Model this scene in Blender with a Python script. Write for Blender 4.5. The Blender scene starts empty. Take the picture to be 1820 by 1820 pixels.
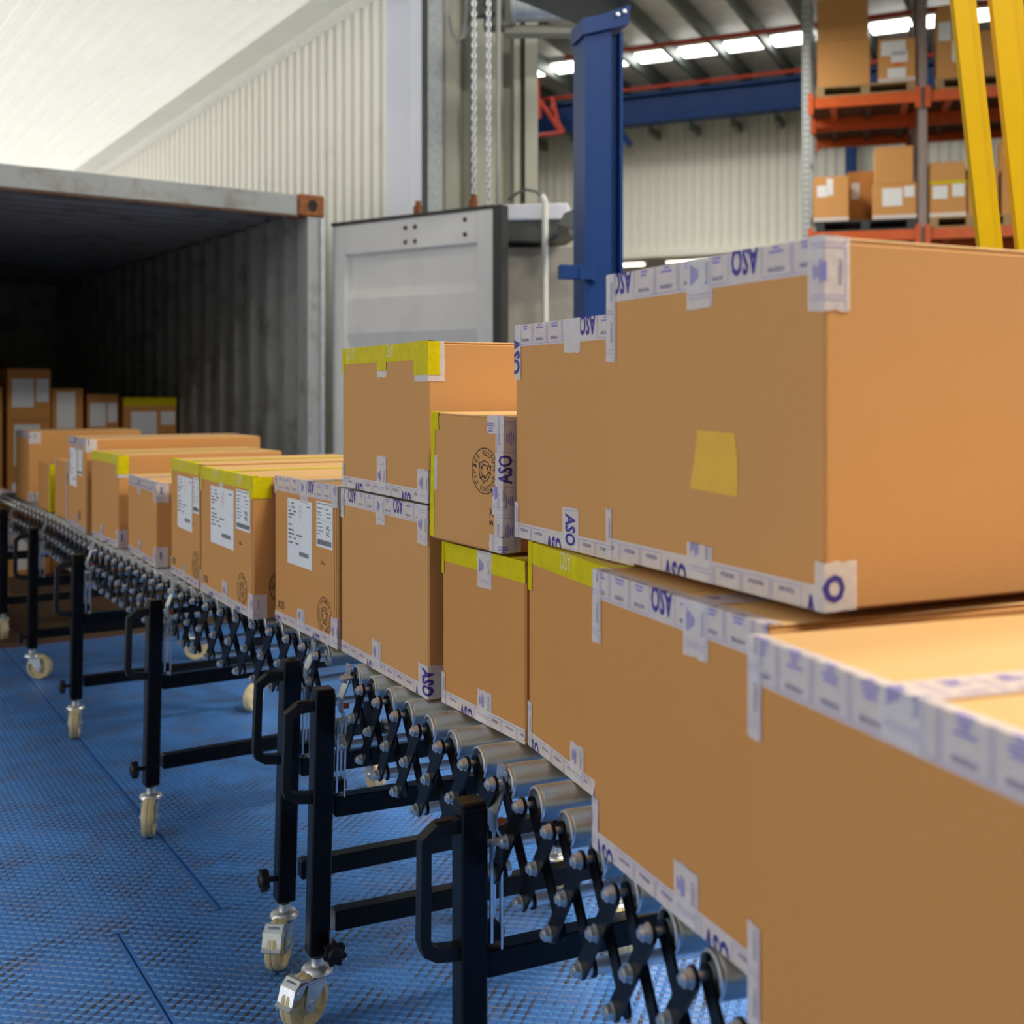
import bpy, bmesh, math, random
from math import sin, cos, pi, radians, atan2, hypot
from mathutils import Vector, Matrix
import numpy as np
random.seed(7)
SC = bpy.context.scene
COL = SC.collection

# ------------------------------------------------------------------ camera, sky, lights, exposure
CAM_H = 1.25
cd = bpy.data.cameras.new('camera'); cam = bpy.data.objects.new('camera', cd); COL.objects.link(cam)
cam.location = (0, 0, CAM_H); cam.rotation_euler = (pi/2, 0, 0)
cd.sensor_width = 36; cd.lens = 2050/1820*36; cd.shift_y = -210/1820
cd.clip_start = .05; cd.clip_end = 200
cd.dof.use_dof = True; cd.dof.focus_distance = 2.0; cd.dof.aperture_fstop = 4.8
SC.camera = cam

w = bpy.data.worlds.new('world'); SC.world = w; w.use_nodes = True
bg = w.node_tree.nodes['Background']
bg.inputs[0].default_value = (1.0, .985, .96, 1); bg.inputs[1].default_value = 2.6

def lamp(kind, name, loc, rot, energy, color=(1, 1, 1), size=None, size_y=None, angle=None):
    l = bpy.data.lights.new(name, kind); l.energy = energy; l.color = color
    if size: l.shape = 'RECTANGLE'; l.size = size; l.size_y = size_y or size
    if angle: l.angle = angle
    o = bpy.data.objects.new(name, l); o.location = loc; o.rotation_euler = rot; COL.objects.link(o); return o
# daylight on the loading canopy outside
lamp('SUN', 'sun', (0, 12, 12), (radians(-38), radians(-14), 0), 1.0, (1, .97, .92), angle=radians(2))
# unseen high-bay lights under the roof; far ones added to brighten the back wall
for x, y, e in ((2.6, .2, 330), (3.4, 4.4, 210), (6.8, .0, 330), (6.8, 6.0, 210), (1.6, 13.0, 190), (9.0, 9.5, 150), (1.8, 16.5, 170)):
    lamp('AREA', 'unseen_high_bay_light', (x, y, 5.7), (0, 0, 0), e, (1, .94, .85), 1.6, .5)
SC.view_settings.view_transform = 'Standard'; SC.view_settings.look = 'None'
SC.view_settings.exposure = 0.0; SC.view_settings.gamma = 1; SC.view_settings.use_curve_mapping = False

# ------------------------------------------------------------------ materials
def M(name, col, rough=.5, metal=0., var=0., scale=12., bump=0., bscale=200., alpha=1., emit=0., var2=None, spec=None, stretch=None, trans=0., bdist=.001):
    m = bpy.data.materials.new(name); m.use_nodes = True
    nt = m.node_tree; N = nt.nodes; L = nt.links
    b = N['Principled BSDF']
    c = (*col, 1)
    b.inputs['Base Color'].default_value = c; b.inputs['Roughness'].default_value = rough
    b.inputs['Metallic'].default_value = metal; b.inputs['Alpha'].default_value = alpha
    if spec is not None: b.inputs['Specular IOR Level'].default_value = spec
    if emit:
        b.inputs['Emission Color'].default_value = c; b.inputs['Emission Strength'].default_value = emit
    if var or bump or var2:
        tc = N.new('ShaderNodeTexCoord'); src = tc.outputs['Object']
        if stretch:
            mp = N.new('ShaderNodeMapping'); mp.inputs['Scale'].default_value = stretch
            L.new(src, mp.inputs[0]); src = mp.outputs[0]
    if var or var2:
        n = N.new('ShaderNodeTexNoise'); n.inputs['Scale'].default_value = scale; n.inputs['Detail'].default_value = 5
        n.inputs['Roughness'].default_value = .62
        L.new(src, n.inputs[0])
        r = N.new('ShaderNodeValToRGB')
        if var2:
            lo, hi, c2 = var2
            r.color_ramp.elements[0].position = lo; r.color_ramp.elements[1].position = hi
            r.color_ramp.elements[0].color = c; r.color_ramp.elements[1].color = (*c2, 1)
        else:
            r.color_ramp.elements[0].position = .3; r.color_ramp.elements[1].position = .7
            r.color_ramp.elements[0].color = tuple(x*(1-var) for x in col)+(1,)
            r.color_ramp.elements[1].color = tuple(min(1, x*(1+var)) for x in col)+(1,)
        L.new(n.outputs[0], r.inputs[0]); L.new(r.outputs[0], b.inputs['Base Color'])
    if bump:
        n2 = N.new('ShaderNodeTexNoise'); n2.inputs['Scale'].default_value = bscale; n2.inputs['Detail'].default_value = 3
        L.new(src, n2.inputs[0])
        bp = N.new('ShaderNodeBump'); bp.inputs['Strength'].default_value = bump; bp.inputs['Distance'].default_value = bdist
        L.new(n2.outputs[0], bp.inputs['Height']); L.new(bp.outputs[0], b.inputs['Normal'])
    if trans:
        out = N['Material Output']; t = N.new('ShaderNodeBsdfTranslucent'); t.inputs[0].default_value = c
        mx = N.new('ShaderNodeMixShader'); mx.inputs[0].default_value = trans
        L.new(b.outputs[0], mx.inputs[1]); L.new(t.outputs[0], mx.inputs[2]); L.new(mx.outputs[0], out.inputs[0])
    return m

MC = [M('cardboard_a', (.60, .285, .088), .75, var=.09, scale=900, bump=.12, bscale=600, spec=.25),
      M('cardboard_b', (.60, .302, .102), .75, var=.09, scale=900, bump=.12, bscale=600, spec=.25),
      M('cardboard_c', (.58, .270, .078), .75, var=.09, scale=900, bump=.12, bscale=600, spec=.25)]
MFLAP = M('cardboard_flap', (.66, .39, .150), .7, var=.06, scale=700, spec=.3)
MTAPE = M('printed_white_tape', (.82, .77, .745), .22, var=.05, scale=60, bump=.9, bscale=48, alpha=.70, bdist=.002)
MYEL = M('yellow_tape', (.68, .56, .002), .42, var=.12, scale=40, bump=.8, bscale=45, alpha=.95, spec=.15, bdist=.002)
MINK = M('violet_ink', (.045, .03, .26), .45)
MINKF = M('pale_violet_ink', (.24, .20, .55), .45)
MYINK = M('pale_tape_ink', (.80, .78, .55), .35)
MBLK = M('black_ink', (.022, .016, .012), .6)
MGREYINK = M('grey_print', (.10, .10, .11), .6)
MRED = M('red_stamp_ink', (.75, .28, .24), .6)
MLAB = M('white_label_paper', (.76, .77, .79), .55, var=.03, scale=30)
MNOTE = M('yellow_paper', (.78, .44, .045), .65, var=.05, scale=30)
MBLACK = M('black_powder_coat', (.005, .005, .006), .24, var=.2, scale=60, bump=.05, bscale=500, spec=.2)
MPLAS = M('black_plastic', (.010, .010, .011), .42, bump=.1, bscale=600, spec=.3)
MZINC = M('zinc_plate', (.74, .77, .79), .40, 1, var=.12, scale=60, bump=.05, bscale=300)
MROLL = M('roller_steel', (.66, .70, .70), .36, 1, var=.10, scale=30, stretch=(1, 1, 8), bump=.04, bscale=220)
MCAPD = M('roller_end', (.20, .21, .22), .35, .8)
MNYL = M('cream_nylon', (.62, .52, .30), .45, var=.12, scale=40)
MWHN = M('white_nylon', (.62, .60, .52), .5)
MORG = M('orange_marker', (.75, .12, .02), .4)
MCOP = M('brass_bolt', (.55, .22, .06), .35, .8)
MFLOOR = M('blue_floor_paint', (.034, .165, .52), .36, var2=(.42, .80, (.055, .145, .36)), scale=3.2, bump=.15, bscale=90)
MLUGA = M('worn_lug_no_glint', (.048, .042, .06), .36, var2=(.38, .56, (.04, .17, .48)), scale=7)  # worn dark tone on one lug direction only, painting in its duller reflection
MLUGB = M('blue_lug_painted_glint', (.085, .25, .58), .25, var2=(.50, .72, (.17, .17, .24)), scale=9)  # lighter blue paints in the glint on lugs turned the other way
MFCON = M('warehouse_floor_concrete', (.17, .165, .155), .6, var=.15, scale=1.5)
MSUB = M('dark_joint', (.015, .014, .014), .8)
MWOOD = M('container_floor_wood', (.085, .05, .028), .7, var=.35, scale=6, stretch=(1, 10, 1))
MCONT = M('container_grey', (.37, .39, .38), .5, var2=(.52, .74, (.20, .15, .10)), scale=4.5, bump=.1, bscale=40)
MCONTI = M('container_inside', (.33, .345, .33), .6, var2=(.5, .8, (.12, .10, .08)), scale=5)
MRUST = M('rusty_steel', (.26, .085, .02), .75, var=.5, scale=30, bump=.4, bscale=80)
MRUST2 = M('rust_brown', (.10, .05, .03), .8, var=.4, scale=30)
MRUB = M('door_gasket', (.028, .030, .028), .6)
MDOOR = M('container_door_paint', (.74, .74, .72), .45, var2=(.5, .8, (.58, .58, .57)), scale=2.2, bump=.06, bscale=40)
MCANR = M('canopy_sheet', (.83, .83, .80), .6, var=.05, scale=2, trans=.33)
MCANW = M('canopy_wall_sheet', (.84, .82, .75), .5, var2=(.56, .9, (.70, .66, .57)), scale=3.)
MFLASH = M('white_flashing', (.76, .78, .86), .4)
MGALV = M('galvanised_steel', (.52, .56, .57), .42, .6, var=.16, scale=40)
MGPAN = M('grey_green_panel', (.34, .34, .27), .6, var=.08, scale=2.5)
MCONC = M('raw_concrete', (.50, .46, .38), .85, var2=(.45, .75, (.38, .345, .28)), scale=6, bump=.3, bscale=60)
MBLUE = M('blue_steel_paint', (.011, .046, .175), .42, var=.10, scale=90, bump=.15, bscale=300, spec=.2)
MDGREY = M('dark_steel', (.10, .105, .095), .5)
MWALLB = M('warehouse_wall_sheet', (.70, .70, .63), .6)
MROOF = M('roof_lining', (.74, .73, .70), .5, var=.15, scale=3)
MPURL = M('purlin_steel', (.16, .19, .17), .5, .3)
MREDP = M('red_pipe', (.50, .055, .03), .45)
MLIGHT = M('lit_tube', (1, .98, .95), .5, emit=7)
MWARM = M('lit_warm_tube', (1, .90, .74), .5, emit=3.0)
MORB = M('orange_rack_beam', (.62, .10, .012), .45, var=.1, scale=10)
MUPR = M('primed_upright', (.30, .235, .22), .5, var=.15, scale=20)
MDECK = M('rack_deck', (.11, .045, .02), .7, var=.3, scale=5)
MYPOST = M('yellow_post_paint', (.68, .395, .0), .45, var=.04, scale=8, spec=.2)
MPALW = M('pallet_wood', (.36, .24, .11), .8, var=.2, scale=10)
MPALB = M('black_pallet', (.03, .035, .04), .5)
MWRAP = M('stretch_wrap_load', (.30, .24, .21), .35, var=.3, scale=6)
MDUST = M('outdoor_concrete', (.55, .53, .48), .9, var=.08, scale=2)
MCAB = M('grey_cable', (.30, .30, .28), .5)
MOFF = M('office_soffit', (.55, .50, .43), .7)

# ------------------------------------------------------------------ mesh builder
class MB:
    def __init__(s): s.v = []; s.f = []; s.m = []
    def add(s, vs, fs, mi=0):
        b = len(s.v); s.v += [tuple(v) for v in vs]; s.f += [tuple(i+b for i in f) for f in fs]; s.m += [mi]*len(fs); return s
    def box(s, lo, hi, mx=None, ch=0., mi=0):
        x0, y0, z0 = lo; x1, y1, z1 = hi
        if ch <= 0:
            vs = [(x0, y0, z0), (x1, y0, z0), (x1, y1, z0), (x0, y1, z0), (x0, y0, z1), (x1, y0, z1), (x1, y1, z1), (x0, y1, z1)]
            fs = [(0, 3, 2, 1), (4, 5, 6, 7), (0, 1, 5, 4), (1, 2, 6, 5), (2, 3, 7, 6), (3, 0, 4, 7)]
        else:
            c = min(ch, (x1-x0)/2.2, (y1-y0)/2.2, (z1-z0)/2.2)
            vs = []; idx = {}
            for i in (0, 1):
                for j in (0, 1):
                    for k in (0, 1):
                        X = (x0, x1)[i]; Y = (y0, y1)[j]; Z = (z0, z1)[k]
                        a = c if i == 0 else -c; b = c if j == 0 else -c; d = c if k == 0 else -c
                        idx[i, j, k] = len(vs); vs += [(X, Y+b, Z+d), (X+a, Y, Z+d), (X+a, Y+b, Z)]
            I = lambda i, j, k, t: idx[i, j, k]+t
            fs = []
            for i in (0, 1):
                q = [I(i, 0, 0, 0), I(i, 1, 0, 0), I(i, 1, 1, 0), I(i, 0, 1, 0)]; fs.append(q if i else q[::-1])
                q = [I(0, i, 0, 1), I(0, i, 1, 1), I(1, i, 1, 1), I(1, i, 0, 1)]; fs.append(q if i else q[::-1])
                q = [I(0, 0, i, 2), I(1, 0, i, 2), I(1, 1, i, 2), I(0, 1, i, 2)]; fs.append(q if i else q[::-1])
            for j in (0, 1):
                for k in (0, 1):
                    fs.append([I(0, j, k, 1), I(1, j, k, 1), I(1, j, k, 2), I(0, j, k, 2)])
                    fs.append([I(j, 0, k, 0), I(j, 1, k, 0), I(j, 1, k, 2), I(j, 0, k, 2)])
                    fs.append([I(j, k, 0, 0), I(j, k, 1, 0), I(j, k, 1, 1), I(j, k, 0, 1)])
            for i in (0, 1):
                for j in (0, 1):
                    for k in (0, 1): fs.append([I(i, j, k, 0), I(i, j, k, 1), I(i, j, k, 2)])
        if mx is not None: vs = [mx @ Vector(v) for v in vs]
        return s.add(vs, fs, mi)
    def tube(s, pts, r, n=8, closed=False, mi=0, cap=True):
        pts = [Vector(p) for p in pts]; m = len(pts); vs = []; up = None
        for i, p in enumerate(pts):
            a = pts[i-1] if (i or closed) else p; b = pts[(i+1) % m] if (i < m-1 or closed) else p
            t = (b-a).normalized()
            if up is None: up = Vector((0, 0, 1)) if abs(t.z) < .9 else Vector((1, 0, 0))
            x = t.cross(up).normalized(); y = x.cross(t).normalized(); up = y
            rr = r[i] if isinstance(r, (list, tuple)) else r
            for k in range(n):
                q = 2*pi*k/n; vs.append(p+x*cos(q)*rr+y*sin(q)*rr)
        fs = []
        for i in range(m if closed else m-1):
            j = (i+1) % m
            for k in range(n): fs.append((i*n+k, i*n+(k+1) % n, j*n+(k+1) % n, j*n+k))
        if cap and not closed: fs += [tuple(range(n))[::-1], tuple((m-1)*n+k for k in range(n))]
        return s.add(vs, fs, mi)
    def lathe(s, prof, n=20, mx=None, mi=0):      # profile of (radius, along z)
        vs = []; fs = []
        for r, z in prof:
            for k in range(n): vs.append(Vector((r*cos(2*pi*k/n), r*sin(2*pi*k/n), z)))
        for i in range(len(prof)-1):
            for k in range(n): fs.append((i*n+k, i*n+(k+1) % n, (i+1)*n+(k+1) % n, (i+1)*n+k))
        if prof[0][0] > 1e-6: fs.append(tuple(range(n))[::-1])
        if prof[-1][0] > 1e-6: fs.append(tuple((len(prof)-1)*n+k for k in range(n)))
        if mx is not None: vs = [mx @ v for v in vs]
        return s.add(vs, fs, mi)
    def prism(s, poly, a, b, ax='z', mx=None, mi=0):   # polygon extruded along an axis
        n = len(poly)
        def P(p, h):
            return {'z': (p[0], p[1], h), 'y': (p[0], h, p[1]), 'x': (h, p[0], p[1])}[ax]
        vs = [P(p, a) for p in poly]+[P(p, b) for p in poly]
        fs = [tuple(range(n))[::-1], tuple(range(n, 2*n))]+[(i, (i+1) % n, n+(i+1) % n, n+i) for i in range(n)]
        if mx is not None: vs = [mx @ Vector(v) for v in vs]
        return s.add(vs, fs, mi)
    def strip(s, line, w0, w1, th, ax, mx=None, mi=0):  # bent flat strip: 2D polyline with thickness, extruded along ax
        L = [Vector(p) for p in line]; up = []; dn = []
        for i, p in enumerate(L):
            a = L[max(i-1, 0)]; b = L[min(i+1, len(L)-1)]; t = (b-a).normalized(); n = Vector((-t.y, t.x))*th/2
            up.append(p+n); dn.append(p-n)
        for i in range(len(L)-1):
            s.prism([up[i], up[i+1], dn[i+1], dn[i]], w0, w1, ax, mx, mi)
        return s
    def mesh(s, name, mats, smooth=False):
        me = bpy.data.meshes.new(name); me.from_pydata(s.v, [], s.f)
        for m in (mats if isinstance(mats, (list, tuple)) else [mats]): me.materials.append(m)
        if any(s.m): me.polygons.foreach_set('material_index', s.m)
        bm = bmesh.new(); bm.from_mesh(me); bmesh.ops.recalc_face_normals(bm, faces=bm.faces); bm.to_mesh(me); bm.free()
        if smooth:
            me.polygons.foreach_set('use_smooth', [True]*len(me.polygons))
            try: me.set_sharp_from_angle(angle=radians(38))
            except Exception: pass
        me.update(); return me
    def build(s, name, mats, parent=None, smooth=False):
        return place(s.mesh(name, mats, smooth), name, parent)

def place(me, name, parent=None, loc=None, rz=None, mx=None):
    o = bpy.data.objects.new(name, me); COL.objects.link(o)
    if parent is not None: o.parent = parent
    if loc is not None: o.location = loc
    if rz is not None: o.rotation_euler = (0, 0, rz)
    if mx is not None: o.matrix_local = mx
    return o
def tag(o, label=None, cat=None, group=None, kind=None):
    for k, v in (('label', label), ('category', cat), ('group', group), ('kind', kind)):
        if v: o[k] = v
    return o
def thing(name, label, cat, loc=(0, 0, 0), rz=0, group=None):
    o = bpy.data.objects.new(name, None); o.empty_display_size = .1; COL.objects.link(o)
    o.location = loc; o.rotation_euler = (0, 0, rz); return tag(o, label, cat, group)
def struct(o): o['kind'] = 'structure'; return o
def frame(p, e):        # matrix: origin p, local x along e (horizontal), z up
    a = atan2(e[1], e[0]); return Matrix.Translation(Vector(p)) @ Matrix.Rotation(a, 4, 'Z')

HD = radians(35)        # dock axis: heading left of straight ahead
P0_ = Vector((-1.10, 6.73, 0)) 
D = Vector((-sin(HD), cos(HD), 0)); R = Vector((cos(HD), sin(HD), 0))

# ------------------------------------------------------------------ floor: checker plate ramp
flo = MB().box((-9, -9, -.30), (14, 34, -.012)).build('floor', MFCON); struct(flo)
HP = radians(32); pd = Vector((-sin(HP), cos(HP), 0)); pr = Vector((cos(HP), sin(HP), 0)); Q = Vector((-.706, 2.80, 0))
def plate(r0, r1, d0, d1):
    g = .0024
    P = [Q+pr*a+pd*b for a, b in ((r0+g, d0+g), (r1-g, d0+g), (r1-g, d1-g), (r0+g, d1-g))]
    mb = MB(); vs = [(p.x, p.y, -.012) for p in P]+[(p.x, p.y, 0) for p in P]
    mb.add(vs, [(3, 2, 1, 0), (4, 5, 6, 7), (0, 1, 5, 4), (1, 2, 6, 5), (2, 3, 7, 6), (3, 0, 4, 7)])
    return mb.build('floor_plate', MFLOOR, flo)
plate(0, 3.4, 0, 3.38); plate(-4.2, 0, 0, 3.38); plate(-.244, 3.4, -5.5, 0); plate(-4.2, -.244, -5.5, 0)
def lugs():
    sr, sd = .0172, .0148
    a = np.arange(-2.6, 1.9, sr); b = np.arange(-1.9, 3.34, sd)
    A, B = np.meshgrid(a, b, indexing='ij'); I, J = np.meshgrid(np.arange(len(a)), np.arange(len(b)), indexing='ij')
    X = Q.x+pr.x*A+pd.x*B; Y = Q.y+pr.y*A+pd.y*B
    keep = (Y > 1.55) & (X > -.58*Y-.25) & (X < .34*Y+.1) & ~((abs(A) < .006) & (B > -.01)) & (abs(B) > .004) & ~((abs(A+.244) < .005) & (B < .01))
    X = X[keep]; Y = Y[keep]; par = ((I+J) % 2)[keep]; n = len(X)
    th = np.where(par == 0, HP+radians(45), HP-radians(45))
    Lh, Wh, h = .0138, .0047, .0021
    base = np.array([(-Lh, 0, 0), (-Lh*.45, -Wh, 0), (Lh*.45, -Wh, 0), (Lh, 0, 0), (Lh*.45, Wh, 0), (-Lh*.45, Wh, 0), (-Lh*.5, 0, h), (Lh*.5, 0, h)])
    c, s = np.cos(th)[:, None], np.sin(th)[:, None]
    V = np.empty((n, 8, 3)); V[:, :, 0] = X[:, None]+base[None, :, 0]*c-base[None, :, 1]*s
    V[:, :, 1] = Y[:, None]+base[None, :, 0]*s+base[None, :, 1]*c; V[:, :, 2] = base[None, :, 2]+.0001
    T = np.array([(0, 1, 6), (1, 2, 6), (2, 7, 6), (2, 3, 7), (3, 4, 7), (4, 5, 7), (5, 6, 7), (5, 0, 6)])
    F = (T[None]+8*np.arange(n)[:, None, None]).reshape(-1, 3)
    me = bpy.data.meshes.new('checker_lug')
    me.vertices.add(n*8); me.vertices.foreach_set('co', V.ravel())
    me.loops.add(len(F)*3); me.loops.foreach_set('vertex_index', F.ravel().astype(np.int32))
    me.polygons.add(len(F)); me.polygons.foreach_set('loop_start', np.arange(0, len(F)*3, 3, dtype=np.int32))
    me.polygons.foreach_set('loop_total', np.full(len(F), 3, dtype=np.int32))
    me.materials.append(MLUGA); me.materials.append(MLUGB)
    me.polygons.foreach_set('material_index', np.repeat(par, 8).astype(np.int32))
    me.update(); me.validate()
    o = place(me, 'checker_lug', flo); o['kind'] = 'stuff'
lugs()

# ------------------------------------------------------------------ building shell
yard = MB().box((-30, 6.2, -1.3), (2.2, 40, -.31)).build('floor_yard', MDUST); struct(yard)
A_ = Vector((-.77, 7.2, 0))-D*.4-R*9; B_ = Vector((-.77, 7.2, 0))-D*.4+R*.70
struct(MB().prism([(A_.x, A_.y), (B_.x, B_.y), (-.1, 24), (13, 24), (13, -7), (A_.x, -7)], 6.75, 6.85, 'z').build('ceiling', MROOF))
struct(MB().prism([(B_.x, B_.y), (-.1, 24), (-.2, 24), (B_.x-.1, B_.y)], -.02, 6.75, 'z').build('wall_side', MGPAN))
# far warehouse wall, ribbed sheet
WB = Vector((3.41, 20, 0)); wd = Vector((.91, -.415, 0)).normalized()
def ribbed(length, z0, z1, pitch, depth, flat=.55):
    mb = MB(); x = 0; pts = []
    while x < length:
        pts += [(x, 0), (x+pitch*flat, 0), (x+pitch*(flat+.1), depth), (x+pitch*.9, depth)]; x += pitch
    pts.append((x, 0)); n = len(pts)
    mb.add([(p[0], p[1], z0) for p in pts]+[(p[0], p[1], z1) for p in pts], [(i, i+1, n+i+1, n+i) for i in range(n-1)])
    return mb
o = ribbed(17, 3.74, 6.75, .16, -.03).build('wall_back', MWALLB); o.matrix_world = frame(WB-wd*6, wd); struct(o)
o = MB().box((0, -.12, 3.655), (17, .16, 3.76)).build('trim_1', MWALLB); o.matrix_world = frame(WB-wd*6, wd); struct(o)
o = MB().box((-12, 8.0, 0), (12, 8.2, 3.70)).build('wall_office', MOFF); o.matrix_world = frame(WB, wd); struct(o)
o = MB().box((-12, .1, 3.70), (12, 8.2, 3.8)).build('ceiling_office', MOFF); o.matrix_world = frame(WB, wd); struct(o)
tubes = [(-1.75, .45), (-.45, .45), (-2.45, 2.95), (-.9, 3.0), (1.0, .5), (-2.9, 5.4), (-.6, 5.4)]
for i, (a, b) in enumerate(tubes):
    t = thing('ceiling_tube_light', 'warm tube light on the low ceiling beyond the back wall, '+('front row left end', 'front row second from left', 'second row left', 'second row right', 'front row right end', 'rear row left', 'rear row right')[i], 'light', group='tube lights of the low hall beyond the back wall')
    t.matrix_world = frame(WB+wd*a+Vector((-wd.y, wd.x, 0))*b, wd)
    MB().box((-.45, -.09, 3.63), (.45, .09, 3.699)).build('housing', MWALLB, t)
    MB().box((-.43, -.07, 3.58), (.43, .07, 3.64), ch=.01).build('tube', MWARM, t)
# blue eaves beam with struts
t = thing('eaves_beam', 'long blue steel beam under the roof along the back wall', 'beam'); t.matrix_world = frame(WB-wd*6, wd)
mb = MB(); mb.box((0, -.75, 5.90), (17, -.69, 6.32)); mb.box((0, -.86, 6.32), (17, -.58, 6.38)); mb.box((0, -.86, 5.86), (17, -.58, 5.92))
mb.build('web', MBLUE, t)
for k in range(11):
    MB().box((2.2+k*.72, -.56, 5.72), (2.27+k*.72, -.03, 5.86)).build('cleat', MPURL, t)
MB().box((-.05, -.05, -.45), (.05, .05, .0), mx=Matrix.Translation((4.55, -.7, 5.9)) @ Matrix.Rotation(radians(-35), 4, 'Y')).build('strut', MBLUE, t)
t = thing('wall_post', 'blue steel post standing against the back wall, seen through the rack', 'post', (5.52, 18.78, 0), atan2(wd.y, wd.x))
MB().box((-.075, -.075, 0), (.075, -.063, 5.84)).build('flange', MBLUE, t); MB().box((-.075, .063, 0), (.075, .075, 5.84)).build('flange', MBLUE, t)
MB().box((-.006, -.063, 0), (.006, .063, 5.84)).build('web', MBLUE, t); MB().box((-.12, -.12, 0), (.12, .12, .015)).build('base_plate', MBLUE, t)
# roof ribs, lamps between them, red pipes
nrm = Vector((wd.y, -wd.x, 0))      # from the wall towards us
ORD = ('first', 'second', 'third', 'fourth', 'fifth', 'sixth', 'seventh', 'eighth', 'ninth', 'tenth', 'eleventh', 'twelfth', 'thirteenth', 'fourteenth', 'fifteenth', 'sixteenth')
for k in range(14):
    a = -3.6+k*.72
    o = MB().box((-.035, 0, 6.50), (.035, 7, 6.74)).mesh('roof_rib', MPURL)
    tag(place(o, 'roof_rib', mx=frame(WB+wd*a, nrm) @ Matrix.Rotation(-pi/2, 4, 'Z')), ORD[k]+' dark steel rib from the left under the grey warehouse roof', 'roof rib', 'ribs under the warehouse roof')
for k in range(13):
    a = -3.24+k*.72
    t = thing('strip_lamp', ORD[k]+' bright white strip lamp from the left between the roof ribs', 'light', group='row of strip lamps under the roof')
    t.matrix_world = frame(WB+wd*a+nrm*1.95, wd)
    MB().box((-.30, -.19, 6.66), (.30, .19, 6.73)).build('housing', MWALLB, t)
    MB().box((-.29, -.17, 6.58), (.29, .17, 6.67), ch=.03).build('tube', MLIGHT, t)
for dy, z, lab in ((.95, 6.42, 'red sprinkler pipe just above the blue eaves beam'), (3.15, 6.42, 'red sprinkler pipe on the near side of the strip lamps')):
    o = MB().tube([(3.0 if dy < 2 else 4.6, 0, z), (15.6, 0, z)], .035, 8).build('sprinkler_pipe', MREDP); o.matrix_world = frame(WB-wd*6+nrm*dy, wd)
    tag(o, lab, 'pipe')

struct(MB().box((-9, -7.2, -.02), (13, -7, 6.75)).build('wall_front', MGPAN))  # unseen wall behind the camera, added to block sky light
struct(MB().box((13, -7, -.02), (13.2, 24, 6.75)).build('wall_right', MGPAN))  # unseen right-hand wall, likewise added to keep sky light out
# canopy over the loading bay outside
CW = Vector((-.77, 7.2, 0)); CL = 9.0
def zc(t): return 3.86-.030*t
mb = MB(); x = 0; pts = []; pitch = .13
while x < CL:
    pts += [(x, 0), (x+.072, 0), (x+.084, -.026), (x+.118, -.026)]; x += pitch
n = len(pts); mb.add([(p[0], p[1], -.3) for p in pts]+[(p[0], p[1], zc(p[0])-.01) for p in pts], [(i, i+1, n+i+1, n+i) for i in range(n-1)])
o = mb.build('wall_canopy', MCANW); o.matrix_world = frame(CW, D); struct(o)
mb = MB(); pts = []; y = 0.0
while y < 8.5:
    pts += [(y, 0), (y+.074, 0), (y+.088, .052), (y+.116, .052)]; y += .13
n = len(pts); mb.add([(-.9, p[0], zc(-.9)+p[1]) for p in pts]+[(CL+.3, p[0], zc(CL+.3)+p[1]) for p in pts], [(i, i+1, n+i+1, n+i) for i in range(n-1)])
o = mb.build('ceiling_canopy', MCANR); o.matrix_world = frame(CW, D); struct(o)
mb = MB(); mb.add([(-.3, .005, zc(-.3)-.10), (CL, .005, zc(CL)-.10), (CL, .012, zc(CL)-.005), (-.3, .012, zc(-.3)-.005), (CL, .24, zc(CL)-.008), (-.3, .24, zc(-.3)-.008)], [(0, 1, 2, 3), (3, 2, 4, 5)])
o = mb.build('trim_2', MCANR); o.matrix_world = frame(CW, D); struct(o)
# lintel above the dock opening, closing up to the roof
o = MB().box((-9, 0, 3.95), (1.2, .1, 6.75)).build('wall_lintel', MGPAN); o.matrix_world = frame(CW-D*.4, R); struct(o)
# corner flashing, galvanised guide, grey-green sheet wall to its right
o = MB().prism([(0, 0), (.16, -.06), (.31, -.2), (.31, -.185), (.17, -.04), (0, .02)], -.2, 4.2, 'z').build('trim_3', MFLASH); o.matrix_world = Matrix.Translation((-.785, 7.19, 0)); struct(o)
t = thing('door_guide_rail', 'spangled galvanised guide rail beside the white corner flashing', 'rail', (-.472, 6.98, 0))
MB().prism([(-.035, -.03), (.05, -.03), (.05, .06), (.04, .06), (.04, -.02), (-.035, -.02)], 0, 4.0, 'z').build('channel', MGALV, t)
MB().box((.05, -.02, 0), (.085, .05, 4.0)).build('edge_strip', MGPAN, t)
MB().box((-.075, 0, 0), (-.036, .05, 4.0)).build('seal', MDGREY, t)
mb = MB(); prof = [(-.40, .05), (-.33, .05), (-.30, .12), (-.235, .12), (-.22, .02), (-.07, .02), (-.05, .10), (.0, .10), (.015, .03), (.05, .03), (.06, .09), (.075, .09), (.08, 0), (.155, 0), (.155, .3)]
n = len(prof); mb.add([(p[0], 6.9+p[1], 0) for p in prof]+[(p[0], 6.9+p[1], 6.75) for p in prof], [(i, i+1, n+i+1, n+i) for i in range(n-1)])
struct(mb.build('wall_dock', MGPAN))
o = MB().box((-9, 0, -.02), (-2.75, .12, 6.75)).build('wall_left', MGPAN); o.matrix_world = frame(P0_, R); struct(o)  # unseen stretch of dock wall, added to dim the container inside
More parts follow.
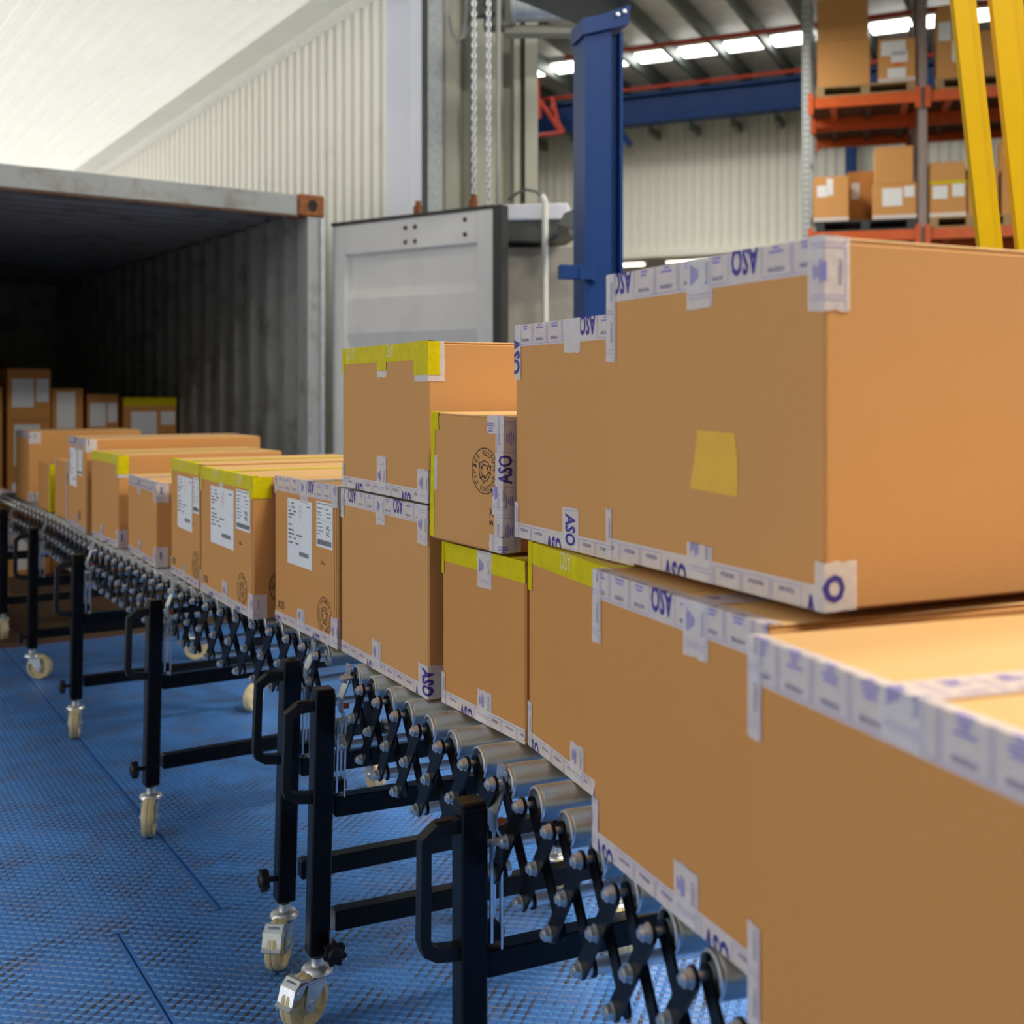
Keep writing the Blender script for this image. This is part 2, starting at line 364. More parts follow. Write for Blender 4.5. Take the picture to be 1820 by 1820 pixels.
# concrete dock wall with ledge
mb = MB().box((0, 0, 0), (.66, .30, 2.09), ch=.01); o = mb.build('wall_pier', MCONC); o.matrix_world = frame((-.13, 6.62, 0), (cos(.2), -sin(.2))); struct(o)
t = thing('pier_ledge', 'pale steel ledge with painted-in shadow beneath, above the concrete pier', 'ledge', (-.02, 6.45, 0), radians(-8))
MB().box((-.10, 0, 2.22), (.335, .4, 2.31), ch=.006).build('top_plate', MFLASH, t)
MB().prism([(-.10, 2.12), (.24, 2.10), (.335, 2.16), (.335, 2.218), (-.10, 2.218)], .02, .4, 'y').build('under_shadow_box', MDGREY, t)  # dark box stands in for the shadow under the ledge
t = thing('wall_bracket', 'grey steel bracket arm reaching the blue post from the ledge', 'bracket', (.30, 6.0, 2.16))
MB().prism([(-.06, -.03), (.02, -.05), (.17, -.03), (.15, .09), (.10, .085), (-.03, .03)], 0, .05, 'y').build('plate', MDGREY, t)
MB().box((-.06, .05, -.035), (.0, .42, .0)).build('arm', MDGREY, t)
t = thing('conduit_pipe', 'cream conduit pipe running down the concrete pier with a dark cable at its top', 'pipe', (.182, 6.36, 0))
MB().tube([(0, 0, .0), (0, 0, 2.30), (-.006, .0, 2.325), (-.02, 0, 2.342)], .019, 10).build('pipe', MWALLB, t, True)
MB().tube([(-.018, 0, 2.335), (-.05, .0, 2.365), (-.10, 0, 2.375), (-.15, 0, 2.36), (-.20, .05, 2.33)], .008, 6).build('cable', MDGREY, t, True)
# roller drum, chains, cable above the container door
t = thing('door_drum', 'grey roller drum with pulleys at the top of the dock opening', 'drum', (.0, 6.5, 3.42))
MB().lathe([(.09, 0), (.09, .02), (.075, .02), (.075, .56), (.09, .56), (.09, .60)], 18, Matrix.Rotation(pi/2, 4, 'Y') @ Matrix.Rotation(radians(6), 4, 'X')).build('drum', MGALV, t, True)
MB().box((-.16, -.05, -.12), (-.04, .05, .17), ch=.01).build('bracket', MDGREY, t)
for dx, rr, nm in ((-.18, .07, 'pulley'), (-.10, .055, 'pulley')):
    MB().lathe([(rr*.3, -.03), (rr, -.03), (rr*.75, -.008), (rr*.75, .008), (rr, .03), (rr*.3, .03)], 20, Matrix.Translation((dx, -.07, .0)) @ Matrix.Rotation(pi/2, 4, 'X')).build(nm, MDGREY, t, True)
MB().box((-.04, .02, -.13), (.47, .12, -.085)).build('shelf_angle', MGPAN, t)
lk = MB().tube([(.011*cos(a), 0, .019*sin(a)) for a in [2*pi*i/10 for i in range(10)]], .0052, 5, closed=True).mesh('chain_link', MGALV, True)
for cx, nm in ((-.208, 'left strand'), (-.128, 'right strand')):
    t = thing('hand_chain', 'galvanised chain hanging above the container door, '+nm, 'chain', (cx, 6.3, 0))
    z = 2.30; k = 0
    while z < 3.46:
        place(lk, 'chain_link', t, mx=Matrix.Translation((0, 0, z)) @ Matrix.Rotation(pi/2*(k % 2)+.5, 4, 'Z')); z += .0285; k += 1
mb = MB().tube([(-.36, 6.5, 3.62), (-.37, 6.5, 3.42), (-.345, 6.5, 3.28), (-.31, 6.5, 3.235), (-.275, 6.5, 3.26), (-.25, 6.5, 3.36), (-.245, 6.5, 3.5)], .014, 8)
tag(mb.build('hanging_cable', MCAB, None, True), 'grey cable looping down left of the hanging chains', 'cable')
mb = MB().tube([(-.078, 6.34, 2.3), (-.075, 6.34, 3.6)], .013, 8)
tag(mb.build('guide_rope', MCAB, None, True), 'taut grey rope right of the two hanging chains', 'rope')
t = thing('pipe_frame', 'bright red triangular pipe frame left of the blue post', 'frame', (.47, 19.9, 6.0))
for a, b in (((-.03, 0, .75), (.0, 0, .0)), ((.0, 0, .33), (.38, 0, -.25)), ((.22, 0, .37), (.35, 0, -.18)), ((-.07, 0, -.30), (.42, 0, -.24)), ((.42, 0, -.24), (.28, 0, .0)), ((.22, 0, .2), (.22, .62, .2))):
    MB().tube([a, b], .042, 8).build('pipe', MREDP, t)

# ------------------------------------------------------------------ blue post
t = thing('steel_post', 'blue steel H post with angled head plate behind the cardboard boxes', 'post', (.372, 5.0, 0), radians(14))
MB().box((-.085, -.085, 0), (-.073, .085, 2.80)).build('flange', MBLUE, t)
MB().box((.073, -.085, 0), (.085, .085, 2.80)).build('flange', MBLUE, t)
MB().prism([(-.075, -.080), (.035, -.080), (.045, -.045), (.074, -.045), (.074, -.03), (.03, -.03), (.02, -.065), (-.075, -.065)], 0, 2.80, 'z').build('web', MBLUE, t)
MB().box((-.13, -.13, 0), (.13, .13, .012)).build('base_plate', MBLUE, t)
MB().prism([(-.10, 2.77), (.105, 2.83), (.115, 2.915), (-.02, 2.86), (-.10, 2.84)], -.10, .07, 'y').build('head_plate', MBLUE, t)
MB().prism([(-.115, 1.735), (-.06, 1.735), (-.04, 1.72), (-.04, 1.80), (-.115, 1.79)], -.105, -.086, 'y').build('lug_bracket', MBLUE, t)
MB().box((-.20, -.10, 1.735), (-.10, -.06, 1.795), ch=.004).build('side_bracket', MBLUE, t)
for zz, xx in ((2.865, .055), (2.88, .085)):
    MB().lathe([(.009, 0), (.009, .008), (0, .01)], 8, Matrix.Translation((xx, -.10, zz)) @ Matrix.Rotation(pi/2, 4, 'X')).build('bolt', MZINC, t)
t = thing('overhead_plate', 'grey steel overhead plate resting on the head of the blue post', 'beam', (.372, 5.0, 0), radians(14))
MB().prism([(-.30, 3.06), (.115, 2.93), (.115, 2.955), (-.30, 3.10)], -.11, .35, 'y').build('plate', MDGREY, t)
MB().prism([(-.30, 3.10), (.10, 2.96), (.10, 3.02), (-.30, 3.16)], -.05, -.03, 'y').build('rib', MDGREY, t)

# ------------------------------------------------------------------ yellow slanted posts
def ypost(x0, lab, w=.074):
    t = thing('slanted_post', lab, 'post', (x0, 3.5, 0))
    mx = Matrix.Rotation(radians(-6.2), 4, 'Y')
    L = 4.0
    MB().prism([(0, 0), (w*.62, 0), (w*.62, .004), (.004, .004), (.004, .03), (0, .03)], 0, L, 'z', mx).build('face_angle', MYPOST, t)
    MB().prism([(w*.62+.001, .012), (w, .012), (w, .04), (w-.004, .04), (w-.004, .016), (w*.62+.001, .016)], 0, L, 'z', mx).build('side_angle', MYPOST, t)
    MB().box((-.004, -.05, 0), (.104, .10, .012)).build('foot_plate', MYPOST, t)
ypost(1.605, 'left one of two bright yellow slanted steel posts at the right edge')
ypost(1.722, 'right one of two bright yellow slanted steel posts at the right edge', .10)

# ------------------------------------------------------------------ shipping container (local x to the left along the front, y into depth)
P0 = Vector((-1.10, 6.73, 0))
cont = thing('shipping_container', 'weathered grey shipping container with open front and rusty corner', 'container')
cont.matrix_world = Matrix.Translation(P0) @ Matrix.Rotation(atan2(D.y, D.x)-pi/2, 4, 'Z')
# here local +x is to the right (R), so the container spans x from -2.44 to 0
def corr(axis_len, z0, z1, pitch, depth, x, flip=1):
    mb = MB(); pts = []; y = .1
    while y < axis_len:
        pts += [(x, y), (x, y+pitch*.25), (x+depth*flip, y+pitch*.5), (x+depth*flip, y+pitch*.75)]; y += pitch
    pts.append((x, y)); n = len(pts)
    mb.add([(p[0], p[1], z0) for p in pts]+[(p[0], p[1], z1) for p in pts], [(i, i+1, n+i+1, n+i) for i in range(n-1)])
    return mb
corr(5.9, .02, 2.32, .27, .036, -.075).build('side_wall', MCONTI, cont)
corr(5.9, .02, 2.32, .27, -.036, -2.365).build('side_wall', MCONTI, cont)
MB().box((-.035, .1, .0), (-.028, 6.0, 2.40)).box((-2.412, .1, .0), (-2.405, 6.0, 2.40)).build('outer_skin', MCONT, cont)
MB().box((-2.44, 6.0, 0), (0, 6.05, 2.42)).build('back_wall', MCONTI, cont)
mb = MB(); pts = []; y = .1
while y < 6: pts += [(y, 2.335), (y+.07, 2.335), (y+.10, 2.355), (y+.17, 2.355)]; y += .2
n = len(pts); mb.add([(-2.40, p[0], p[1]) for p in pts]+[(-.03, p[0], p[1]) for p in pts], [(i, i+1, n+i+1, n+i) for i in range(n-1)])
mb.build('roof_panel', MCONTI, cont)
MB().box((-2.42, .1, 2.385), (-.02, 6.0, 2.41)).build('roof_skin', MCONT, cont)
for k in range(9):
    MB().box((-2.37+k*.256, .02, -.011), (-2.37+k*.256+.252, 6.0, .0)).build('floor_plank', MWOOD, cont)
MB().box((-2.44, -.12, -.0115), (0, .02, -.001)).build('door_sill', MRUST2, cont)
MB().box((-2.28, 0, 2.275), (-.162, .10, 2.395), ch=.006).build('header_rail', MCONT, cont)
MB().box((-2.28, -.012, 2.262), (-.162, .02, 2.276)).build('header_lip', MRUST2, cont)
for xa in (-.10, -2.44):
    MB().box((xa, 0, 0), (xa+.10, .045, 2.28)).box((xa+(.0 if xa > -1 else .05), .045, 0), (xa+(.05 if xa > -1 else .10), .14, 2.28)).build('corner_post', MCONT, cont)
    MB().box((xa+(.075 if xa > -1 else .0), -.018, .02), (xa+(.10 if xa > -1 else .025), .0, 2.27)).build('hinge_strip', MGALV, cont)
def casting(x0):
    bm = bmesh.new()
    mb = MB(); mb.box((0, 0, 0), (.165, .17, .128), ch=.010)
    o = mb.build('corner_casting', MRUST, cont); o.location = (x0, -.012, 2.275)
    ov = [(.088+.030*cos(a), .064+.036*sin(a)) for a in [2*pi*i/14 for i in range(14)]]
    MB().prism(ov, -.0015, .002, 'y').build('lifting_hole', MSUB, o)
casting(-.162); casting(-2.44)
# open door leaf, hinged on the right front post
dv = Vector((.97, -.68, 0)).normalized()
door = bpy.data.objects.new('door', None); COL.objects.link(door); door.parent = cont
door.matrix_local = cont.matrix_world.inverted() @ frame((-1.045, 6.80, 0), dv)
W_ = 1.20
MB().box((0, -.02, .03), (.10, .03, 2.235), ch=.004).build('stile', MDOOR, door)
MB().box((W_-.14, -.02, .03), (W_-.03, .03, 2.235), ch=.004).build('stile', MDOOR, door)
MB().box((.10, -.018, 2.06), (W_-.14, .02, 2.235), ch=.004).build('rail', MDOOR, door)
MB().box((.10, -.018, .03), (W_-.14, .02, .20), ch=.004).build('rail', MDOOR, door)
line = [(2.06, .03)]
for zt in (1.62, 1.10, .62):
    line += [(zt+.24, .03), (zt+.18, .0), (zt-.02, .0), (zt-.10, .03)]
line.append((.20, .03)); line = line[::-1]
n = len(line); mb = MB(); mb.add([(.10, p[1], p[0]) for p in line]+[(W_-.14, p[1], p[0]) for p in line], [(i, i+1, n+i+1, n+i) for i in range(n-1)])
mb.build('panel', MDOOR, door)
MB().box((W_-.03, -.035, .02), (W_+.03, .04, 2.25), ch=.008).build('gasket', MRUB, door)
MB().box((0, -.03, 2.235), (W_-.03, .03, 2.252)).build('top_seal', MRUB, door)
bl = MB().lathe([(.013, 0), (.013, .006), (.006, .009), (0, .009)], 8, Matrix.Rotation(pi/2, 4, 'X')).mesh('bolt', MRUST2)
for bx, bz in ((.56, 2.18), (.63, 2.18), (.56, 2.10), (.63, 2.10), (.98, 2.19), (.98, 2.11), (.98, 1.50), (.56, 1.52), (.63, 1.52)):
    o = place(bl, 'bolt', door, (bx, -.017 if bz > 2 else .012, bz))
for bx in (.63, 1.02):
    MB().box((bx-.02, -.01, 2.25), (bx+.02, .015, 2.30)).box((bx-.006, -.01, 2.29), (bx+.018, .012, 2.325)).build('cam_keeper', MRUST, door)

# ------------------------------------------------------------------ flexible roller conveyors
KN = [(.70, .29), (1.111, .175), (1.575, .0161), (2.0, -.19), (2.324, -.345), (2.639, -.4995), (3.19, -.895), (3.7, -1.212), (4.24, -1.545), (5.12, -2.066), (5.89, -2.556), (6.45, -2.91)]
def spline(y):
    ys = [k[0] for k in KN]; xs = [k[1] for k in KN]
    i = max(0, min(len(KN)-2, next((j for j in range(len(KN)-1) if y <= ys[j+1]), len(KN)-2)))
    def sl(j): a = max(j-1, 0); b = min(j+1, len(KN)-1); return (xs[b]-xs[a])/(ys[b]-ys[a])
    h = ys[i+1]-ys[i]; t = (y-ys[i])/h
    return -.006+(2*t**3-3*t*t+1)*xs[i]+(t**3-2*t*t+t)*h*sl(i)+(-2*t**3+3*t*t)*xs[i+1]+(t**3-t*t)*h*sl(i+1)
PTS = [Vector((spline(y), y, 0)) for y in np.arange(.70, 6.40, .002)]
SL = [0.]
for a, b in zip(PTS, PTS[1:]): SL.append(SL[-1]+(b-a).length)
def at_s(s):
    i = int(np.clip(np.searchsorted(SL, s), 1, len(SL)-1)); t = (s-SL[i-1])/(SL[i]-SL[i-1])
    p = PTS[i-1].lerp(PTS[i], t); i0 = max(0, i-45); i1 = min(len(PTS)-1, i+45)
    return p, (PTS[i1]-PTS[i0]).normalized()
def s_of(y): return float(np.interp(y, [p.y for p in PTS], SL))
ZR, ZB, CWID = .6812, .548, .60     # roller axis, lower bolts, distance between the two scissor rows
roll_me = MB().lathe([(.0235, 0), (.025, .002), (.025, .535), (.0235, .537)], 24, Matrix.Rotation(pi/2, 4, 'X')).mesh('roller', MROLL, True)
cap_me = MB().lathe([(.024, .0), (.0242, .004), (.021, .005), (.019, -.003), (.012, -.003), (.011, .006), (.0045, .007), (.0045, .024)], 20, Matrix.Rotation(-pi/2, 4, 'X')).mesh('end_cap', [MZINC], True)
bolt_me = MB().lathe([(.0, -.005), (.0050, -.0045), (.0050, -.001), (.0085, -.001), (.0085, .0055), (.0065, .0056), (.0065, .006), (.0105, .006), (.0105, .0078), (.004, .0078), (.004, .0095), (0, .0095)], 12, Matrix.Rotation(-pi/2, 4, 'X')).mesh('bolt', MZINC, True)
def bar_mesh():
    r = .0122; n = 6
    out = [(-.5, -r), (.5, -r)]
    pts = [(-.5-0+0, 0)]
    L = .172/2
    poly = [(L+r*cos(a), r*sin(a)) for a in [-pi/2+pi*i/n for i in range(n+1)]]+[(-L+r*cos(a), r*sin(a)) for a in [pi/2+pi*i/n for i in range(n+1)]]
    return MB().prism(poly, -.002, .002, 'y').mesh('scissor_bar', MBLACK)
bar_me = bar_mesh()
rod_me = MB().lathe([(.009, 0), (.009, CWID-.03)], 10, Matrix.Rotation(pi/2, 4, 'X')).mesh('tie_rod', MZINC, True)

def caster_meshes():
    q = Matrix.Rotation(pi/2, 4, 'X')
    wheel = MB().lathe([(.012, -.016), (.020, -.016), (.026, -.009), (.038, -.009), (.042, -.0165), (.050, -.0155), (.0535, -.009), (.0535, -.002), (.051, 0), (.0535, .002), (.0535, .009), (.050, .0155), (.042, .0165), (.038, .009), (.026, .009), (.020, .016), (.012, .016)], 32, q)
    for k in range(5):
        a = 2*pi*k/5; wheel.box((.018, -.0125, -.004), (.043, .0125, .004), Matrix.Rotation(a, 4, 'Y'))
    wheel = wheel.mesh('caster_wheel', MNYL, True)
    f = MB()
    side = [(-.032, .040), (.030, .040), (.034, .03), (.020, -.004), (.012, -.014), (0, -.018), (-.012, -.012), (-.017, .0), (-.030, .025)]
    # side plates slant from swivel (x=0) to axle (x=.034)
    sp = [(p[0]*.75+(.034 if p[1] < .01 else .018), p[1]) for p in side]
    f.prism(sp, .0185, .0215, 'y'); f.prism(sp, -.0215, -.0185, 'y')
    f.box((-.008, -.0215, .038), (.044, .0215, .043))
    f.lathe([(.0, .060), (.010, .060), (.010, .074), (.013, .074), (.013, .060), (.024, .058), (.031, .051), (.032, .047), (.029, .044), (.0, .044)][::-1], 22)
    f.lathe([(.0, -.026), (.007, -.026), (.007, .026), (0, .026)], 10, Matrix.Translation((.034, 0, 0)) @ q)
    fork = f.mesh('caster_fork', MZINC, True)
    p = MB()
    p.strip([(.038, .046), (.060, .052), (.074, .040), (.083, .012), (.092, .006)], -.021, .021, .003, 'y')
    p.prism([(.040, .046), (.074, .042), (.080, .02), (.062, .022)], .019, .021, 'y'); p.prism([(.040, .046), (.074, .042), (.080, .02), (.062, .022)], -.021, -.019, 'y')
    p.box((.064, -.012, .0475), (.070, .012, .050)); p.tube([(.066, -.025, .034), (.066, .025, .034)], .004, 8)
    pedal = p.mesh('brake_pedal', MZINC)
    return wheel, fork, pedal
WHEEL, FORK, PEDAL = caster_meshes()
def leg_meshes():
    t = .0205
    leg = MB().box((-t, -t, .135), (t, t, .655), ch=.003).box((-t+.001, -t+.001, .650), (t-.001, t-.001, .663), ch=.003)
    leg = leg.mesh('leg', MBLACK)
    h = MB()   # D handle towards +y (outside)
    out = [(.020, .640), (.055, .636), (.078, .618), (.080, .470), (.074, .452), (.055, .441), (.020, .437)]
    inn = [(.020, .620), (.050, .617), (.063, .606), (.064, .474), (.060, .465), (.050, .460), (.020, .457)]
    for i in range(len(out)-1):
        h.prism([out[i], out[i+1], inn[i+1], inn[i]], -.011, .011, 'x')
    h.box((-.007, .028, .6395), (.007, .052, .6415), Matrix.Translation((0, 0, -.0015)))
    handle = h.mesh('handle', MPLAS)
    kb = MB().lathe([(.006, 0), (.006, .018), (.012, .018)], 10, Matrix.Identity(4))
    star = [(.021*(1+.16*cos(7*a))*cos(a), .021*(1+.16*cos(7*a))*sin(a)) for a in [2*pi*i/42 for i in range(42)]]
    kb.prism(star, .018, .034, 'z'); kb.lathe([(.016, .034), (.012, .038), (0, .039)], 12)
    knob = kb.mesh('knob', MPLAS)
    sp = MB()   # slotted zinc plates on the roller side (-y)
    sp.strip([(-.052, .700), (-.050, .678), (-.036, .640), (-.036, .618), (-.044, .604), (-.044, .440)], -.016, -.009, .003, 'x')
    sp.strip([(-.052, .700), (-.050, .678), (-.036, .640), (-.036, .618), (-.044, .604), (-.044, .440)], .009, .016, .003, 'x')
    sp.box((-.009, -.054, .668), (.009, -.048, .706)); sp.strip([(-.049, .676), (-.036, .640), (-.036, .610)], -.009, .009, .003, 'x')
    sp.box((-.009, -.0455, .440), (.009, -.0425, .462)); sp.box((-.016, -.030, .455), (-.011, -.026, .600)); sp.box((.011, -.030, .455), (.016, -.026, .600))
    sp.tube([(0, -.062, .553), (0, -.024, .553)], .012, 10); sp.tube([(0, -.052, .594), (0, -.024, .594)], .006, 8)
    slot = sp.mesh('slotted_plate', MZINC)
    br = MB().box((-.012, -.044, .455), (.012, -.02, .478)).mesh('plate_bracket', MBLACK)
    tip = MB().lathe([(0, -.004), (.006, -.003), (.006, .008)], 8, Matrix.Translation((.002, -.046, .622)) @ Matrix.Rotation(pi/2, 4, 'X')).mesh('marker', MORG)
    cb = MB().lathe([(.004, 0), (.010, .001), (.010, .006), (.0, .007)], 10, Matrix.Translation((0, -.0455, .466)) @ Matrix.Rotation(pi/2, 4, 'X')).mesh('plate_bolt', MCOP)
    return leg, handle, knob, slot, br, tip, cb
LEG, HANDLE, KNOB, SLOT, BRK, TIP, CBT = leg_meshes()
bar1 = MB().box((-.0165, -.66, -.020), (.0165, -.02, .020), ch=.002).mesh('crossbar', MBLACK)

def station(conv, x, y, tan, swiv, brake, far_swiv, tilt, knob_front):
    a = atan2(tan.y, tan.x)        # local x along the conveyor (away), local y outwards (left)
    def one(side, sw, br):
        g = bpy.data.objects.new('leg', LEG); COL.objects.link(g); g.parent = conv
        if side == 0:
            base = Matrix.Translation((x, y, 0)) @ Matrix.Rotation(a, 4, 'Z')
            m = base @ Matrix.Translation((0, 0, .66)) @ Matrix.Rotation(radians(tilt), 4, 'X') @ Matrix.Translation((0, 0, -.66))
        else:
            m = Matrix.Translation((x, y, 0)) @ Matrix.Rotation(a, 4, 'Z') @ Matrix.Translation((0, -.68, 0)) @ Matrix.Rotation(pi, 4, 'Z')
        g.matrix_world = m
        inv = m.inverted()
        for me in (HANDLE, SLOT, BRK, TIP, CBT): place(me, me.name, g)
        if knob_front and side == 0: k = Matrix.Translation((-.02, -.022, .150)) @ Matrix.Rotation(-pi/2, 4, 'Y')
        else: k = Matrix.Translation((0, .0205, .185)) @ Matrix.Rotation(-pi/2, 4, 'X')
        place(KNOB, 'knob', g, mx=k)
        foot = m @ Vector((0, 0, .135)); sa = radians(sw)
        cm = Matrix.Translation((foot.x, foot.y, .0545)) @ Matrix.Rotation(sa, 4, 'Z')
        place(FORK, 'caster_fork', g, mx=inv @ cm)
        place(WHEEL, 'caster_wheel', g, mx=inv @ cm @ Matrix.Translation((.034, 0, 0)))
        if br: place(PEDAL, 'brake_pedal', g, mx=inv @ cm)
    one(0, swiv, brake); one(1, far_swiv, False)
    for z in (.197, .425):
        place(bar1, 'crossbar', conv, mx=Matrix.Translation((x, y, z)) @ Matrix.Rotation(a, 4, 'Z'))

def conveyor(label, s0, s1, stations):
    conv = thing('flexible_roller_conveyor', label, 'conveyor', (0, 0, 0))
    n = max(2, round((s1-s0)/.100)); ps = (s1-s0)/n
    P = []
    for i in range(n+1):
        p, t = at_s(s0+ps*i); P.append((p, t, Vector((t.y, -t.x, 0))))   # third: across to the right
    for i, (p, t, c) in enumerate(P):
        a = atan2(t.y, t.x)
        mr = Matrix.Translation(p+c*.034+Vector((0, 0, ZR))) @ Matrix.Rotation(a, 4, 'Z')
        r = place(roll_me, 'roller', conv, mx=mr)
        place(cap_me, 'end_cap', r); place(cap_me, 'end_cap', r, mx=Matrix.Translation((0, -.537, 0)) @ Matrix.Rotation(pi, 4, 'Z'))
        for side in (0, 1):
            def W(off): return p+c*(off if side == 0 else CWID-off)
            fl = Matrix.Rotation(a+pi if side == 0 else a, 4, 'Z')
            place(bolt_me, 'bolt', conv, mx=Matrix.Translation(W(.0008)+Vector((0, 0, ZR))) @ fl)
            if i > 0: place(bolt_me, 'bolt', conv, mx=Matrix.Translation(W(.0008)+Vector((0, 0, ZB))) @ fl)
            for dirn, off in ((1, .011), (-1, .025)):
                j = i+dirn
                if 0 <= j <= n:
                    A = W(off)+Vector((0, 0, ZR)); pj, tj, cj = P[j]
                    B = pj+cj*(off if side == 0 else CWID-off)+Vector((0, 0, ZB))
                    d = B-A; L = d.length
                    ex = d.normalized(); ey = Vector((-ex.y, ex.x, 0)).normalized(); ez = ex.cross(ey)
                    m = Matrix((ex, ey, ez)).transposed().to_4x4(); m.translation = (A+B)/2
                    o = place(bar_me, 'scissor_bar', conv, mx=m @ Matrix.Diagonal((L/.172, 1, 1, 1)))
        if i < n:
            q = (p+P[i+1][0])/2; cc = ((c+P[i+1][2])/2).normalized()
            for side in (0, 1):
                place(bolt_me, 'bolt', conv, mx=Matrix.Translation(q+cc*(.0008 if side == 0 else CWID-.0008)+Vector((0, 0, (ZR+ZB)/2))) @ Matrix.Rotation(a+pi if side == 0 else a, 4, 'Z'))
        if i % 2 == 1:
            place(rod_me, 'tie_rod', conv, mx=Matrix.Translation(p+c*.016+Vector((0, 0, ZB))) @ Matrix.Rotation(a, 4, 'Z'))
    for st in stations:
        _, tan = at_s(s_of(st[1])); station(conv, st[0], st[1], tan, *st[2:])
    return conv
conveyor('nearer black scissor-frame roller conveyor carrying the big boxes in front', s_of(.74), s_of(2.30),
         [(-.061, 1.671, -60, False, 150, 0, False), (-.377, 2.305, 232, True, -80, 1.4, True), (.235, .82, 120, False, 60, 0, False)])
conveyor('farther black scissor-frame roller conveyor curving into the shipping container', s_of(2.50), s_of(6.30),
         [(-.489, 2.549, -98, True, -75, 1.6, False), (-1.021, 3.296, -80, False, -60, 1.2, False), (-1.589, 4.22, -74, False, -110, .8, False), (-2.10, 5.06, 0, False, 20, .6, False), (-2.59, 5.87, -60, False, 30, 0, False)])

# ------------------------------------------------------------------ flat print: text and marks as thin meshes
_glyph = {}
def text2d(txt, bold=0.):           # unit-height text, centred at 0: (verts 2D, faces, width)
    key = (txt, bold)
    if key not in _glyph:
        cu = bpy.data.curves.new('t', 'FONT'); cu.body = txt; cu.resolution_u = 2; cu.offset = bold; cu.size = 1
        o = bpy.data.objects.new('t', cu); COL.objects.link(o)
        dg = bpy.context.evaluated_depsgraph_get(); me = o.evaluated_get(dg).to_mesh()
        V = [(v.co.x, v.co.y) for v in me.vertices]; F = [tuple(p.vertices) for p in me.polygons]
        o.evaluated_get(dg).to_mesh_clear(); bpy.data.objects.remove(o); bpy.data.curves.remove(cu)
        x0 = min(v[0] for v in V); x1 = max(v[0] for v in V); y0 = min(v[1] for v in V); y1 = max(v[1] for v in V)
        h = y1-y0; V = [((v[0]-(x0+x1)/2)/h, (v[1]-(y0+y1)/2)/h) for v in V]
        _glyph[key] = (V, F, (x1-x0)/h)
    return _glyph[key]
class P2:                            # 2D print collector
    def __init__(s): s.v = []; s.f = []; s.m = []
    def add(s, V, F, mi=0):
        b = len(s.v); s.v += V; s.f += [tuple(i+b for i in f) for f in F]; s.m += [mi]*len(F)
    def text(s, txt, cx, cy, h, ang=0., w=None, bold=0., mi=0):
        V, F, W = text2d(txt, bold); sx = h if w is None else w/W; c, q = cos(ang), sin(ang)
        s.add([(cx+x*sx*c-y*h*q, cy+x*sx*q+y*h*c) for x, y in V], F, mi)
    def rect(s, x0, y0, x1, y1, mi=0): s.add([(x0, y0), (x1, y0), (x1, y1), (x0, y1)], [(0, 1, 2, 3)], mi)
    def line(s, pts, w, closed=False, mi=0):
        n = len(pts)
        for i in range(n if closed else n-1):
            a = pts[i]; b = pts[(i+1) % n]; dx, dy = b[0]-a[0], b[1]-a[1]; l = hypot(dx, dy) or 1; nx, ny = -dy/l*w/2, dx/l*w/2; ex, ey = dx/l*w*.3, dy/l*w*.3
            s.add([(a[0]-nx-ex, a[1]-ny-ey), (b[0]-nx+ex, b[1]-ny+ey), (b[0]+nx+ex, b[1]+ny+ey), (a[0]+nx-ex, a[1]+ny-ey)], [(0, 1, 2, 3)], mi)
    def ring(s, cx, cy, r, w, n=40, mi=0):
        V = [(cx+(r+(w/2 if k else -w/2))*cos(2*pi*i/n), cy+(r+(w/2 if k else -w/2))*sin(2*pi*i/n)) for i in range(n) for k in (0, 1)]
        s.add(V, [(2*i, 2*i+1, (2*i+3) % (2*n), (2*i+2) % (2*n)) for i in range(n)], mi)
    def moved(s, fn): s.v = [fn(*v) for v in s.v]; return s
def emblem(cx, cy, r, ang=0.):       # round recycling mark with lettering round three chasing arrows
    p = P2(); p.ring(0, 0, 1, .045)
    def arc(txt, a0, a1, flip=False):
        for i, ch in enumerate(txt):
            a = a0+(a1-a0)*(i+.5)/len(txt)
            p.text(ch, .79*cos(a), .79*sin(a), .23, a-pi/2 if not flip else a+pi/2, w=.13)
    arc('PAPIER', radians(230), radians(120)); arc('WELLPAPPE', radians(105), radians(0)); arc('ROHSTOFF', radians(-115), radians(-12), True)
    for k in range(3):
        q = radians(120*k+95)
        def rot(x, y): return (x*cos(q)-y*sin(q), x*sin(q)+y*cos(q))
        arrow = [(-.34, .36), (.10, .46), (.24, .34), (.36, .42), (.40, .08), (.10, .18), (.20, .25), (.08, .30), (-.22, .20)]
        p.line([rot(*a) for a in arrow], .045, True)
    p.moved(lambda x, y: (cx+r*(x*cos(ang)-y*sin(ang)), cy+r*(x*sin(ang)+y*cos(ang))))
    return p
def tape_print(length, aso=.12, fine=True, h=.030, cells=4):     # s along the tape, t across; aso: centre of one large word
    p = P2(); cell = .048; per = cell*cells+.052
    s = aso-.026
    while s > -.05: s -= per
    k = 0
    while s < length+.05:
        if k % (cells+1) == 0:
            p.text('ASO', s+.026, 0, h, w=.046, bold=.03, mi=0); s += .052
        else:
            if -.05 < s < length:
                if fine: p.text(('ATTENTION', 'WICHTIG', 'ACHTUNG', 'ATTENZIONE')[k % 4], s+cell/2, .0135, .0046, w=.024, mi=0)
                else: p.rect(s+.010, .0115, s+.034, .0155)
                for j in range(4):
                    wv = .011-.002*((j*7+k*3) % 4)
                    p.rect(s+cell/2-wv, -.0045-.0042*j, s+cell/2+wv, -.0023-.0042*j, 1)
                p.line([(s+.002, -.020), (s+.002, .020), (s+cell-.002, .020), (s+cell-.002, -.020)], .0006, False, 1)
            s += cell
        k += 1
    return p

